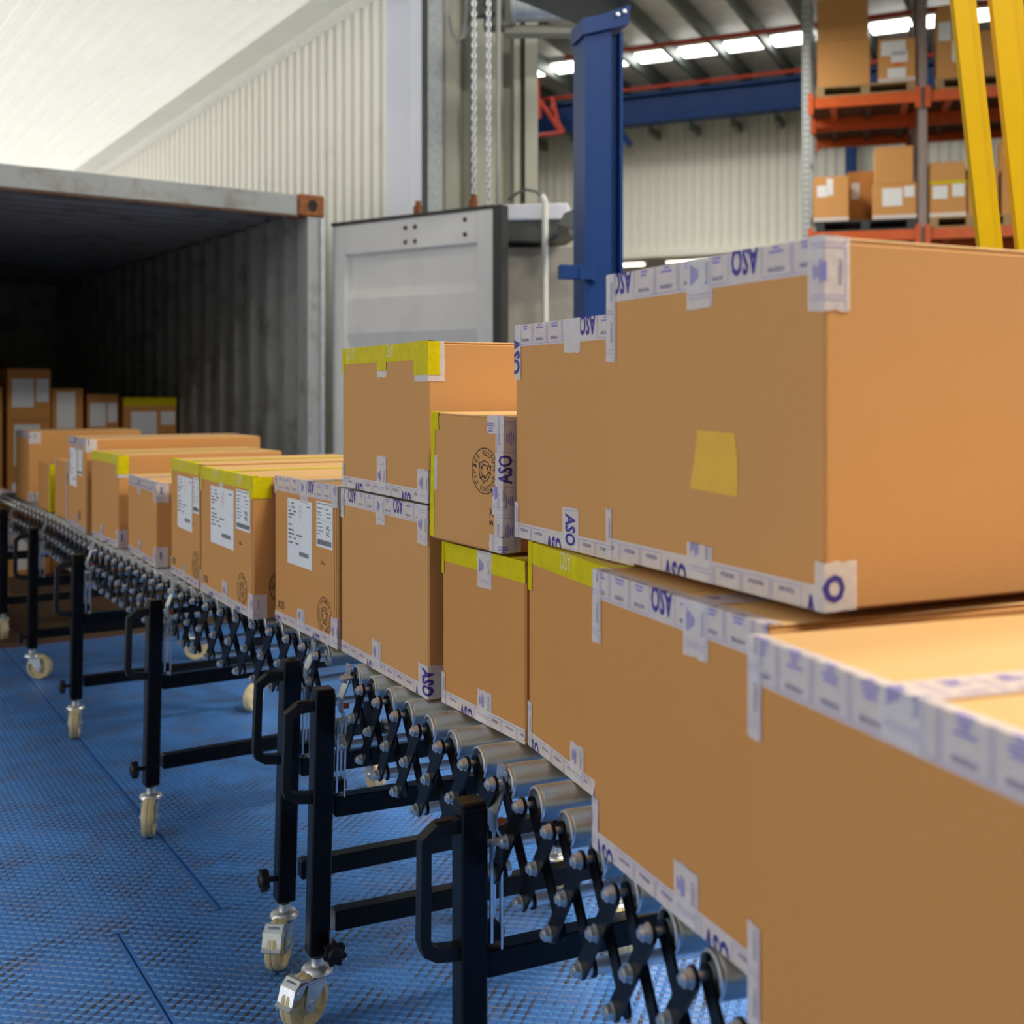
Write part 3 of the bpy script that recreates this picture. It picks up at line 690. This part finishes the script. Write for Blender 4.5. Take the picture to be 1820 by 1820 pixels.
# ------------------------------------------------------------------ cardboard boxes
# unrolled surface of a box: u runs along its left side from the far corner (0) to the near corner (L), v upwards;
# beyond u=L the near side follows, beyond v=H the top, below u=0 the far side
class Box:
    def __init__(s, label, n, f, z0, z1, W, mat=0, group=None, flaps=True, tilt=0., bulge=.0):
        e = Vector((f[0]-n[0], f[1]-n[1], 0)); s.L = e.length; s.H = z1-z0; s.W = W
        s.t = thing('cardboard_box', label, 'box', (n[0], n[1], z0), atan2(e.y, e.x), group)
        if tilt: s.t.rotation_euler = (0, tilt, atan2(e.y, e.x))
        fl = .0035 if flaps else 0
        MB().box((0, -W, 0), (s.L, 0, s.H-fl), ch=.003).build('body', MC[mat], s.t)
        if flaps:
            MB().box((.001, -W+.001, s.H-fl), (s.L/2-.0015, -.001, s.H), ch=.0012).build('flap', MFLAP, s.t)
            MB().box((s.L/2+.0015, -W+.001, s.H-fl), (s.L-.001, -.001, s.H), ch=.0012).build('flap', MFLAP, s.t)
    def fold(s, u, v, e):
        if v > s.H: return (s.L-u, -(v-s.H), s.H+e)
        if u > s.L: return (-e, -(u-s.L), v)
        if u < 0: return (s.L+e, u, v)
        return (s.L-u, e, v)
    def decal(s, p, name, mats, e, parent, clip=None):
        bm = bmesh.new(); vs = [bm.verts.new((x, y, 0)) for x, y in p.v]
        for f, m in zip(p.f, p.m):
            try: bm.faces.new([vs[i] for i in f]).material_index = m
            except ValueError: pass
        def cut(co, no, clear=False):
            g = bm.verts[:]+bm.edges[:]+bm.faces[:]
            bmesh.ops.bisect_plane(bm, geom=g, plane_co=co, plane_no=no, clear_outer=clear)
        if clip:
            u0, v0, u1, v1 = clip
            cut((u0, 0, 0), (-1, 0, 0), True); cut((u1, 0, 0), (1, 0, 0), True); cut((0, v0, 0), (0, -1, 0), True); cut((0, v1, 0), (0, 1, 0), True)
        us = [v.co.x for v in bm.verts]; ws = [v.co.y for v in bm.verts]
        if not us: bm.free(); return None
        if max(ws) > s.H: cut((0, s.H, 0), (0, 1, 0))
        if max(us) > s.L: cut((s.L, 0, 0), (1, 0, 0))
        if min(us) < 0: cut((0, 0, 0), (-1, 0, 0))
        # each face is lifted off the side it lies on
        out = MB()
        for f in bm.faces:
            c = f.calc_center_median(); side = 't' if c.y > s.H else 'n' if c.x > s.L else 'f' if c.x < 0 else 'l'
            if c.y > s.H and (c.x > s.L or c.x < 0): continue
            pts = []
            for v in f.verts:
                u, w_ = v.co.x, v.co.y
                q = {'t': (s.L-u, -(w_-s.H), s.H+e), 'n': (-e, -(u-s.L), w_), 'f': (s.L+e, u, w_), 'l': (s.L-u, e, w_)}[side]
                # close the fold: push points on a fold out along the other side too
                if abs(w_-s.H) < 1e-5 and side in 'lt': q = (q[0], e, s.H+e)
                elif abs(u-s.L) < 1e-5 and side in 'ln' and max(us) > s.L+1e-4: q = (-e, e, w_)
                elif abs(u) < 1e-5 and side in 'lf' and min(us) < -1e-4: q = (s.L+e, e, w_)
                pts.append(q)
            out.add(pts, [tuple(range(len(pts)))], f.material_index)
        bm.free()
        me = bpy.data.meshes.new(name); me.from_pydata(out.v, [], out.f)
        for m in (mats if isinstance(mats, (list, tuple)) else [mats]): me.materials.append(m)
        if any(out.m): me.polygons.foreach_set('material_index', out.m)
        me.update()
        return place(me, name, parent)
    def tape(s, u0, v0, u1, v1, kind='w', axis='u', flip=False, aso=None, lift=.0006, fine=True, centre=None, prnt=True, jag=True, cells=4):
        """a strip of tape over the rectangle; axis: direction the print runs; flip: print upside down"""
        p = P2()
        du, dv = u1-u0, v1-v0
        j = lambda: random.uniform(-.0016, .0016) if jag else 0
        # torn, slightly jagged short ends
        if axis == 'u':
            k = 6; a = [(u0+j(), v0+dv*i/k) for i in range(k+1)]; b = [(u1+j(), v0+dv*i/k) for i in range(k+1)]
        else:
            k = 6; a = [(u0+du*i/k, v0+j()) for i in range(k+1)]; b = [(u0+du*i/k, v1+j()) for i in range(k+1)]
        a = [(x, max(y, .0004)) for x, y in a]; b = [(x, max(y, .0004)) for x, y in b]
        for i in range(k): p.add([a[i], b[i], b[i+1], a[i+1]], [(0, 1, 2, 3)])
        o = s.decal(p, 'tape', MTAPE if kind == 'w' else MYEL, lift, s.t)
        if o is None: return
        if not prnt: return o
        Ln = du if axis == 'u' else dv
        if aso is None: aso = Ln+.062
        elif flip: aso = Ln-aso
        if kind == 'w': q = tape_print(Ln, aso, fine, cells=cells)
        else:
            q = P2(); x = aso % .21
            while x < Ln: q.text('ASO', x, 0, .028, w=.040, bold=-.01); x += .21
        c = centre if centre is not None else ((v0+v1)/2 if axis == 'u' else (u0+u1)/2)
        if axis == 'u':
            q.moved((lambda x, y: (u1-x, c-y)) if flip else (lambda x, y: (u0+x, c+y)))
        else:
            q.moved((lambda x, y: (c-y, v0+x)) if flip else (lambda x, y: (c+y, v1-x)))
        s.decal(q, 'tape_print', [MINK, MINKF] if kind == 'w' else [MYINK], lift+.00035, o, (u0, v0, u1, v1))
        return o
    def top(s, kind='w', face=.033, **k): return s.tape(.0, s.H-face, s.L, s.H+.050-face, kind, flip=True, centre=s.H-face+.023, **k)
    def bottom(s, kind='w', **k): return s.tape(.0, .0005, s.L, .024, kind, centre=.0, **k)
    def tab_top(s, kind='w', u=None, h=.045, lift=.0010, **k):
        u = s.L*.5 if u is None else u; return s.tape(u-.024, s.H-h, u+.024, s.H+s.W*.98, kind, 'v', lift=lift, **k)
    def tab_bot(s, kind='w', u=None, h=.055, lift=.0010, **k):
        u = s.L*.5 if u is None else u; return s.tape(u-.024, .0005, u+.024, h, kind, 'v', lift=lift, **k)
    def corner(s, v0, v1, kind='w', near=True, wd=.024, wn=.024, lift=.0014, **k):
        if near: return s.tape(s.L-wd, v0, s.L+wn, v1, kind, 'v', lift=lift, **k)
        return s.tape(-wn, v0, wd, v1, kind, 'v', lift=lift, **k)
    def label(s, u0, v0, u1, v1, style='big', fold=True):
        p = P2(); p.rect(u0, v0, u1, v1); o = s.decal(p, 'shipping_label', MLAB, .0005, s.t)
        q = P2(); w_, h = u1-u0, v1-v0; X = lambda a: u0+w_*a; Y = lambda a: v0+h*a
        rr = random.Random(int(u0*1e4)+7)
        if style == 'big':
            for k, y in enumerate((.93, .87, .81, .76, .71, .60, .52, .46, .40, .33)):
                x = .05
                for wd_ in ((.03, .0, .10), (.03, .0, .13), (.10, 0, .13), (.24,), (.13,), (.14,), (.22,), (.24, 0, .22), (.13, 0, .09), (.19, 0, .13))[k]:
                    if wd_: q.rect(X(x), Y(y-.011), X(x+wd_), Y(y+.011), 0)
                    x += wd_+.05
            q.rect(X(.80), Y(.91), X(.92), Y(.93), 0)
            for i in range(26): q.rect(X(.50+i*.0145), Y(.155), X(.50+i*.0145+(.006, .010, .004)[i % 3]), Y(.225), 0)
            for cy, r in ((.87, .055), (.80, .05), (.73, .05)):
                q.line([(X(.55+r*1.1*cos(a)), Y(cy)+w_*r*.8*sin(a)) for a in (0, 1.2, 2.2, 3.3, 4.4, 5.3)], .0011, False, 1)
        else:
            for y, a, b in ((.955, .05, .95), (.85, .05, .40), (.85, .55, .75), (.76, .05, .30), (.70, .05, .35), (.62, .05, .25), (.52, .05, .36), (.44, .05, .40), (.36, .05, .45), (.29, .05, .30), (.76, .62, .92), (.68, .65, .9)):
                q.rect(X(a), Y(y-.009), X(b), Y(y+.009), 0)
            q.rect(X(.03), Y(.585), X(.97), Y(.590), 0)
            for i in range(5):
                for j in range(5):
                    if rr.random() < .6: q.rect(X(.62+i*.045), Y(.40+j*.02), X(.655+i*.045), Y(.417+j*.02), 0); q.rect(X(.62+i*.045), Y(.27+j*.02), X(.655+i*.045), Y(.287+j*.02), 0)
            x = .06
            while x < .92:
                b = rr.choice((.012, .02, .032)); q.rect(X(x), Y(.055), X(min(x+b, .94)), Y(.17), 0); x += b+rr.choice((.014, .022))
        s.decal(q, 'label_print', [MGREYINK, MRED], .0009, o)
    def mark(s, p, name='printed_mark', e=.0004): return s.decal(p, name, MBLK, e, s.t)
    def slit(s, u, v0=.03, v1=.97, w=.0022):
        p = P2(); n = 14; pts = [(u+random.uniform(-.0006, .0006), s.H*(v0+(v1-v0)*i/n)) for i in range(n+1)]
        p.line(pts, w); s.decal(p, 'corner_slit', MRUST2, .0003, s.t)

# nearest box, bottom right
b = Box('nearest and largest-looking cardboard box at the bottom right corner', (.3466, .5445), (.2001, .97), .707, 1.047, .60, 2)
b.top(aso=-.03, cells=8, face=.038); b.corner(b.H-.085, b.H+.0, near=False, wd=.020); b.tab_top(u=.20, h=.036); b.bottom(aso=.1); b.corner(.0, .10, near=False, wd=.018)
# box behind it on the rollers
b = Box('cardboard box on the rollers beneath the one with the yellow paper patch', (.2325, 1.046), (.0976, 1.38), .707, 1.04, .50, 2)
b.top(aso=.166); b.tab_top(u=.235, h=.056); b.corner(b.H-.085, b.H+.018, near=False, wd=.022); b.bottom(aso=.03); b.tab_bot(u=.216, h=.060); b.corner(.0, .062, near=False, wd=.015, wn=.01)
# two boxes below the upper row
b = Box('cardboard box with yellow tape along its top, right under the long upper box', (.1578, 1.421), (.0261, 1.783), .707, 1.022, .42, 2)
b.top('y'); b.corner(b.H-.075, b.H+.01, 'y', near=False, wd=.016); b.tab_top('y', u=.30, h=.045); b.bottom(aso=.02); b.tab_bot(u=.19, h=.055); b.corner(.0, .07, near=False, wd=.016); b.corner(.0, .06, near=True)
b = Box('cardboard box with yellow tape along its top, under the small tilted recycling-mark box', (.0205, 1.783), (-.122, 2.03), .707, .99, .42, 2)
b.top('y'); b.corner(b.H-.055, b.H+.01, 'y', near=False, wd=.008); b.tab_top(u=.155, h=.060); b.bottom(aso=.09); b.tab_bot(u=.155, h=.055); b.corner(.0, .055, near=False, wd=.012)
# upper row
A1 = b = Box('big upper cardboard box with a yellow paper patch on its side', (.285, 1.051), (.117, 1.414), 1.05, 1.394, .55, 1)
b.top(aso=.28); b.bottom(aso=.152); b.tab_top(u=.20, h=.052); b.corner(b.H-.068, b.H+.02, near=True, wd=.022, wn=.028); b.corner(b.H-.105, b.H+.01, near=False, wd=.022); b.corner(.0, .060, near=False, wd=.012); b.tab_bot(u=.20, h=.040)
b.tape(b.L-.012, .0005, b.L+.036, .046, 'w', 'v', lift=.0014, prnt=False)
q = P2(); q.text('O', b.L+.010, .022, .024, pi/2, w=.026, bold=.04); b.decal(q, 'tape_print', MINK, .0019, b.t)
q = P2(); q.add([(.181, .098), (.268, .095), (.268, .135), (.263, .160), (.196, .161), (.190, .130)], [(0, 1, 2, 3, 4, 5)]); b.decal(q, 'paper_patch', MNOTE, .0006, b.t)
b = Box('long upper cardboard box between the patched box and the recycling-mark box', (.159, 1.505), (.006, 1.82), 1.0245, 1.357, .48, 1)
b.top(aso=.229); b.bottom(aso=.129); b.tab_top(u=.185, h=.048, prnt=False); b.tab_bot(u=.18, h=.062, aso=.032)
b.tape(-.024, b.H-.085, .020, b.H+.01, 'w', 'v', lift=.0014, prnt=False)
q = P2(); q.text('ASO', .002, b.H-.047, .030, -pi/2, w=.058, bold=.04); b.decal(q, 'tape_print', MINK, .0019, b.t)
b.corner(.0, .055, near=False, wd=.012)
# small tilted box with recycling mark
b = Box('small cardboard box with round recycling mark and yellow-taped left edge', (-.0151, 1.82), (-.1414, 2.0), .9965, 1.214, .26, 1, tilt=-.02)
L, H = b.L, b.H
b.tape(-.024, .004, .012, H, 'y', 'v', prnt=False); b.tape(-.02, H-.030, .024, H+.012, 'y', 'u', lift=.0010); b.tape(.010, .085, .020, .145, 'w', 'v', lift=.0004, prnt=False)
b.tape(L-.022, .006, L+.026, H+.012, 'w', 'v', aso=.096, flip=True); b.tape(L-.045, H-.028, L, H+.012, 'w', 'u', lift=.0011); b.tape(L-.036, -.0+.001, L+.036, .028, 'w', 'u', lift=.0011); b.tape(L-.030, .06, L+.005, .105, 'w', 'v', lift=.0009)
b.mark(emblem(L-.053, .128, .037), 'recycling_mark')
q = P2(); q.text('5 X', L-.032, .057, .010, pi/2, w=.030, bold=.03); q.text('4', L-.032, .098, .010, pi/2, bold=.03); b.mark(q)
# box with the wide lettered patch and the one on top of it
B3 = b = Box('tall cardboard box with a lettered tape patch at its lower right corner', (-.1486, 2.045), (-.360, 2.437), .707, 1.05, .55, 1)
L, H = b.L, b.H
b.top(aso=.309); b.tab_top(u=.221, h=.055); b.corner(H-.07, H+.01, near=True, wd=.045, wn=.0); b.corner(H-.06, H+.01, near=False, wd=.018); b.bottom(aso=.168); b.tab_bot(u=L*.45, h=.060)
b.tape(L-.040, .001, L+.030, .060, 'w', 'v', lift=.0014, prnt=False)
q = P2(); q.text('ASO', L-.006, .030, .034, -pi/2, w=.048, bold=.04); b.decal(q, 'tape_print', MINK, .0019, b.t)
b = Box('cardboard box with yellow-taped top edge stacked highest above the tall box', (-.1486, 2.047), (-.357, 2.433), 1.0545, 1.344, .53, 1)
L, H = b.L, b.H
b.top('y', aso=.05); b.tab_top('y', u=L*.5, h=.048, prnt=False); b.tape(L*.5-.024, H-.062, L*.5+.024, H-.048, 'w', 'v', lift=.0003, prnt=False)
b.tape(L-.060, H-.072, L+.032, H+.014, 'w', 'u', lift=.0009, prnt=False); b.tape(L-.062, H-.060, L+.022, H+.015, 'y', 'u', lift=.0015, prnt=False); b.tape(-.02, H-.05, .012, H+.01, 'y', 'v', lift=.001, prnt=False)
b.bottom(aso=.0957); b.tab_bot(u=L*.5, h=.075); b.corner(.0, .060, near=True, wd=.045, wn=.01); b.corner(.0, .05, near=False, wd=.012)
# labelled boxes
def labelled(b, x15=True, slits=(.975,), em=.81, big=(.22, .62), small=(.69, .93), yoff=0.):
    L, H = b.L, b.H
    b.label(L*big[0], H*(.43+yoff), L*big[1], H*(.87+yoff), 'big'); b.label(L*small[0], H*(.60+yoff), L*small[1], H*(.89+yoff), 'small')
    if x15:
        q = P2(); q.text('X15', L*.105, H*.12, H*.055, 0, bold=.03); q.rect(L*.76, H*.495, L*.82, H*.502); q.rect(L*.755, H*.508, L*.80, H*.514); b.mark(q)
    b.mark(emblem(L*em, H*.175, .040, radians(-90)), 'recycling_mark')
    for u in slits: b.slit(L*u)
b = Box('cardboard box with white labels and white printed tape left of the tall box', (-.370, 2.448), (-.570, 2.777), .707, 1.052, .55, 0)
labelled(b, slits=(.955, .985)); L, H = b.L, b.H
b.top(aso=.2295); b.tab_top(u=L*.50, h=.050); b.corner(H-.045, H+.012, near=True, wd=.03); b.corner(H-.040, H+.01, near=False, wd=.012); b.bottom(aso=.263); b.tab_bot(u=L*.45, h=.052); b.corner(.0, .065, near=True, wd=.034, wn=.006)
b = Box('labelled cardboard box with yellow-taped top, right one of the yellow-topped pair', (-.6215, 2.77), (-.8565, 3.177), .707, 1.05, .55, 0)
labelled(b, slits=(.985,), big=(.21, .66), small=(.70, .95)); L, H = b.L, b.H
b.top('y'); b.tab_top('y', u=L*.5, h=.030, prnt=False); b.tape(L*.42-.02, H-.045, L*.42+.02, H-.022, 'w', 'v', lift=.0003); b.corner(H-.052, H+.012, 'y', near=True, wd=.03, wn=.045, prnt=False); b.corner(H-.065, H+.01, 'y', near=False, wd=.016, prnt=False)
b.bottom(aso=.1); b.tab_bot(u=L*.50, h=.060); b.corner(.0, .06, near=True, wd=.036, wn=.034); b.corner(.0, .06, near=False, wd=.012)
b.label(L+.055, H*.60, L+.135, H*.90, 'small'); b.mark(emblem(L+.085, H*.22, .045, radians(90)), 'recycling_mark')
b = Box('labelled cardboard box with yellow-taped top, left one of the yellow-topped pair', (-.866, 3.195), (-1.035, 3.507), .707, 1.054, .52, 0)
labelled(b, slits=(), big=(.24, .76), small=(.79, .995), em=.87); L, H = b.L, b.H
b.top('y'); b.tab_top('y', u=L*.5, h=.026, prnt=False); b.tape(-.02, H-.06, .014, H+.01, 'y', 'v', lift=.001, prnt=False); b.bottom(fine=False); b.tab_bot(u=L*.45, h=.045); b.corner(.0, .05, near=False, wd=.012)
b = Box('low cardboard box with crumpled white tape on its top edge', (-1.109, 3.596), (-1.327, 3.988), .707, .972, .42, 0)
L, H = b.L, b.H
b.top(fine=False); b.tab_top(u=L*.42, h=.055, fine=False); b.corner(H-.062, H+.012, near=True, wd=.035, wn=.038, fine=False); b.bottom(fine=False); b.tab_bot(u=L*.45, h=.06, fine=False); b.corner(.0, .065, near=True, wd=.035, wn=.035, fine=False)
b = Box('plain cardboard box with a bright yellow tape corner behind the low box', (-1.381, 4.05), (-1.609, 4.415), .707, 1.034, .60, 0)
L, H = b.L, b.H
b.top('y'); b.tab_top('y', u=L*.5, h=.03, prnt=False); b.corner(H-.068, H+.012, 'y', near=True, wd=.035, wn=.035, prnt=False); b.corner(H-.078, H-.06, near=True, wd=.035, wn=.034, lift=.0004, prnt=False); b.bottom(fine=False); b.tab_bot(u=L*.4, h=.06, fine=False); b.corner(.0, .065, near=True, wd=.035, wn=.03, fine=False); b.slit(L*.985)
b = Box('cardboard box with a big white label standing behind the plain one', (-1.645, 4.455), (-1.855, 4.819), .707, 1.074, .69, 0)
L, H = b.L, b.H
b.top(fine=False); b.tab_top(u=L*.5, h=.05, fine=False); b.corner(H-.05, H+.012, near=True, wd=.05, wn=.04, fine=False); b.label(L*.10, H*.46, L*.50, H*.88, 'big'); b.label(L*.55, H*.60, L*.80, H*.88, 'small'); b.bottom(fine=False); b.tab_bot(u=L*.5, h=.06, fine=False); b.slit(L*.97)
q = P2(); q.rect(L*.62, H*.12, L*.64, H*.22); q.rect(L*.66, H*.12, L*.70, H*.22); b.mark(q)
b = Box('slim low cardboard box with a white tape edge at the conveyor far end', (-1.908, 4.95), (-2.062, 5.20), .707, .958, .28, 0, flaps=False)
b.tape(b.L-.024, .0, b.L+.024, b.H, 'w', 'v', fine=False); b.corner(b.H-.02, b.H+.012, near=False, wd=.03, prnt=False)
b = Box('slim low cardboard box with a yellow tape edge at the conveyor far end', (-2.12, 5.30), (-2.28, 5.55), .707, .925, .28, 0, flaps=False)
b.tape(b.L-.03, .0, b.L+.024, b.H, 'y', 'v', prnt=False)
b = Box('farthest cardboard box on the conveyor with a white tape corner', (-2.415, 5.77), (-2.62, 6.09), .707, 1.06, .55, 0)
b.top(fine=False); b.corner(b.H-.06, b.H+.012, near=True, wd=.03, wn=.055, fine=False); b.corner(.0, .05, near=True, wd=.03, wn=.05, fine=False)

# boxes inside the container: rows across its width (local x to the left of its right wall)
def cpt(x, y): p = P0-R*x+D*y; return (p.x, p.y)
names = {0: 'rightmost', 1: 'second from right', 2: 'third from right', 3: 'fourth from right', 4: 'leftmost'}
rows = {0: 'bottom row', 1: 'second row', 2: 'third row', 3: 'fourth row', 4: 'top row'}
def inside(col, row, x0, x1, z0, z1, y, lab=(), yel=False):
    a = cpt(x0, y); c = cpt(x1, y)      # front face from right (near end of u) to left
    b = Box('cardboard box stacked inside the container, %s in the %s' % (names[col], rows[row]), a, c, z0, z1, .40, 2, 'boxes stacked inside the container', flaps=False)
    # for this orientation the left side faces out of the container
    for (u0, v0, u1, v1) in lab:
        p = P2(); p.rect(b.L*u0, b.H*v0, b.L*u1, b.H*v1); b.decal(p, 'shipping_label', MLAB, .001, b.t)
    if yel: b.tape(0, b.H-.06, b.L, b.H-.001, 'y', prnt=False)
CY = 2.25
for col, (x0, x1, top) in enumerate(((.105, .49, 1.225), (.51, .73, 1.25), (.765, .975, 1.29), (.99, 1.27, 1.425), (1.29, 1.85, 1.30))):
    h = (top-.002)/4
    for row in range(4):
        lab = ((.10, .25, .60, .80), (.66, .35, .95, .80)) if (col+row) % 2 == 0 else ((.15, .12, .75, .92),)
        if col == 0 and row == 3: lab = ((.14, .12, .62, .66), (.70, .34, .97, .66))
        inside(col, row, x0, x1, .002+h*row, .002+h*(row+1)-.001, CY+.03*((col*2) % 3), lab, yel=(col == 0 and row in (1, 3)))
# boxes on the container floor by the left edge
def floorbox(label, px0, Y, width, z0, z1, ang, **k):
    n = Vector((px0, Y, 0)); e = Vector((-cos(ang), -sin(ang), 0)); f = n+e*width
    return Box(label, (n.x, n.y), (f.x, f.y), z0, z1, .34, 1, None, flaps=False)
b = floorbox('cardboard box with white tape on the container floor under the conveyor', -2.20, 7.62, .62, .002, .25, .35)
b.top(fine=False); b.bottom(fine=False); b.corner(.0, .06, near=True, fine=False)
b = floorbox('cardboard box with yellow tape upon another on the container floor', -2.25, 7.64, .56, .252, .43, .35)
b.tape(0, .05, b.L, .10, 'y', prnt=False)
b = floorbox('lower cardboard box at the container left side beside the conveyor end', -2.93, 6.72, .44, .002, .36, .62)
b = floorbox('upper cardboard box with pale tape at the left edge beside the conveyor end', -2.93, 6.72, .44, .362, .69, .62)
b.top(fine=False)

# ------------------------------------------------------------------ pallet rack at the back right
RK = Vector((3.57, 14.0, 0)); ra = Vector((.96, -.28, 0)).normalized(); RM = frame(RK, ra)   # local x along the rack to the right, y to the rear
rack = thing('pallet_rack', 'tall pallet rack with galvanised uprights and orange beams', 'rack'); rack.matrix_world = RM
for x in (0, 1.335, 2.67, 4.005):
    for y in (0, 1.05, 1.25, 2.3):
        u = MB().box((x-.052, y, 0), (x+.052, y+.008, 6.3)).box((x-.052, y, 0), (x-.044, y+.07, 6.3)).box((x+.044, y, 0), (x+.052, y+.07, 6.3)).build('upright', MGALV if x == 0 else MUPR, rack)
        if x == 0 and y == 0:
            hb = MB()
            for k in range(40):
                for hx in (-.024, .018): hb.box((x+hx, -.001, 3.0+k*.075), (x+hx+.012, .001, 3.03+k*.075))
            hb.build('slot_holes', MSUB, u)['kind'] = 'stuff'
    mb = MB()
    for k in range(8):
        mb.tube([(x, .05, .4+k*.7), (x, 1.05, .4+(k+.5)*.7), (x, .05, .4+(k+1)*.7)], .018, 6)
    mb.build('frame_brace', MGALV, rack)
LV = (3.20, 4.83)
for z0 in LV:
    for bay in (0, 1, 2):
        xa = bay*1.335+.055; xb = xa+1.225
        for y in (-.02, 1.04, 1.27, 2.32):
            MB().box((xa, y, z0-.13), (xb, y+.045, z0), ch=.006).build('beam', MORB, rack)
            for xe in (xa-.03, xb-.03): MB().box((xe, y-.02, z0-.20), (xe+.06, y+.0, z0+.05)).build('beam_connector', MORB, rack)
        for k in range(3):
            MB().box((xa+.22+k*.42, .03, z0-.06), (xa+.30+k*.42, 1.03, z0-.004)).build('deck_bar', MDECK if k % 2 else MORB, rack)
            MB().box((xa+.22+k*.42, 1.32, z0-.06), (xa+.30+k*.42, 2.31, z0-.004)).build('deck_bar', MDECK, rack)
        MB().box((xa, .02, z0-.015), (xb, 1.04, z0-.003)).box((xa, 1.31, z0-.015), (xb, 2.32, z0-.003)).build('deck_panel', MDECK, rack)
def on_rack(o): o.matrix_world = RM @ o.matrix_local; return o
def pallet(x0, x1, z0, mat, lab, y0=.0, y1=1.0):
    z0 += .0012
    t = thing('pallet', lab, 'pallet'); t.matrix_world = RM @ Matrix.Translation((x0, y0, z0))
    L = x1-x0; Wd = y1-y0
    for k in range(3): MB().box((k*(L-.10)/2, 0, .022), (k*(L-.10)/2+.10, Wd, .112)).build('bearer', mat, t)
    for k in range(7): MB().box((0, k*(Wd-.09)/6, .112), (L, k*(Wd-.09)/6+.09, .132)).build('top_board', mat, t)
    for k in range(3): MB().box((0, k*(Wd-.10)/2, 0), (L, k*(Wd-.10)/2+.10, .022)).build('bottom_board', mat, t)
    return z0+.133
def rbox(lab, x0, x1, z0, z1, y=.02, dep=.45, mat=1, labels=(), yel=False, tape=False, group=None):
    p = RM @ Vector((x1, y, 0)); q = RM @ Vector((x0, y, 0))
    b = Box(lab, (p.x, p.y), (q.x, q.y), z0, z1, dep, mat, group, flaps=False)
    for (u0, v0, u1, v1) in labels:
        r = P2(); r.rect(b.L*u0, b.H*v0, b.L*u1, b.H*v1); b.decal(r, 'shipping_label', MLAB, .002, b.t)
    if yel: b.tape(0, b.H*.92, b.L, b.H+.03, 'y', prnt=False)
    if tape: b.tape(0, .001, b.L, .05, 'w', prnt=False)
    return b
# px to rack x at the front plane: about 6.9 mm per pixel
def rx(px):
    t = (px-910)/2050
    return (t*RK.y-RK.x)/(ra.x-t*ra.y)
def rz(px, py):
    x = rx(px); Y = RK.y+ra.y*x; return CAM_H+(700-py)/2050*Y
u = LV[1]
zt = pallet(rx(1450), rx(1628), u, MPALW, 'wooden pallet on the upper rack level under the tall plain boxes')
rbox('plain cardboard box on the upper rack level beside the upright, lower of two', rx(1452), rx(1546), zt, rz(1500, 70))
rbox('plain cardboard box on the upper rack level beside the upright, upper of two', rx(1452), rx(1543), rz(1500, 70)+.002, rz(1500, -5))
b = rbox('small cardboard box plastered with white labels on the upper rack level', rx(1561), rx(1627), zt, rz(1600, 67), labels=((.08, .62, .75, .95), (.35, .45, .80, .70), (.25, .10, .75, .32)), tape=True)
r = P2(); r.rect(b.L*.42, b.H*.37, b.L*.66, b.H*.43); b.decal(r, 'orange_sticker', MORG, .003, b.t)
zt = pallet(rx(1662), rx(1800), u, MPALW, 'wooden pallet on the upper rack level behind the yellow posts')
b = rbox('tall cardboard box with two white labels half hidden by the left yellow post', rx(1665), rx(1738), zt, rz(1700, 8), labels=((.05, .52, .35, .78), (.38, .22, .80, .52)))
r = P2(); r.rect(b.L*.46, b.H*.10, b.L*.62, b.H*.19); b.decal(r, 'orange_sticker', MORG, .003, b.t)
rbox('cardboard box on the upper rack level seen between the yellow posts', rx(1741), rx(1798), zt, rz(1760, 52))
u = LV[0]
zt = pallet(rx(1450), rx(1628), u, MPALB, 'black plastic pallet on the lower rack level')
rbox('cardboard box with a torn white label left on the lower rack level', rx(1446), rx(1508), zt, rz(1476, 313), labels=((.10, .55, .40, .80), (.38, .58, .56, .95)), tape=True)
rbox('wide labelled cardboard box in the middle of the lower rack level', rx(1551), rx(1629), zt, rz(1590, 325), labels=((.22, .36, .68, .86), (.72, .60, .95, .90)), tape=True)
rbox('plain cardboard box standing on the wide labelled box, lower rack level', rx(1555), rx(1623), rz(1590, 325)+.002, rz(1590, 260))
rbox('dark brown cardboard box at the rear between two front boxes, lower rack level', rx(1506), rx(1556), zt, rz(1530, 290), y=.55, mat=2, labels=((.15, .5, .45, .8),))
o = rbox('opened brown cardboard box at the rear of the left pallet, lower rack level', rx(1455), rx(1500), zt, rz(1480, 302), y=.55, mat=2)
zt = pallet(rx(1652), rx(1800), u, MPALW, 'wooden pallet on the lower rack level by the left yellow post')
rbox('cardboard box with yellow band and white labels, lower rack level right', rx(1651), rx(1718), zt, rz(1690, 320), labels=((.10, .50, .50, .86), (.62, .55, .95, .90)), yel=True, tape=True)
rbox('pale cardboard box on top of the yellow-banded box, lower rack level', rx(1651), rx(1716), rz(1690, 320)+.002, rz(1690, 287), mat=1)
rbox('cardboard box behind the left yellow post on the lower rack level', rx(1721), rx(1775), zt, rz(1740, 300), labels=((.1, .7, .5, .95),))
rbox('cardboard box seen between the yellow posts, lower rack level', rx(1781), rx(1814), zt, rz(1790, 245), labels=((.1, .8, .7, .97),))
t = thing('wrapped_load', 'dark stretch-wrapped load behind the yellow-banded box', 'load'); t.matrix_world = RM @ Matrix.Translation((rx(1654), .62, zt))
MB().box((0, 0, 0), (rx(1735)-rx(1654), .36, rz(1690, 278)-zt), ch=.08).build('wrapped_block', MWRAP, t)
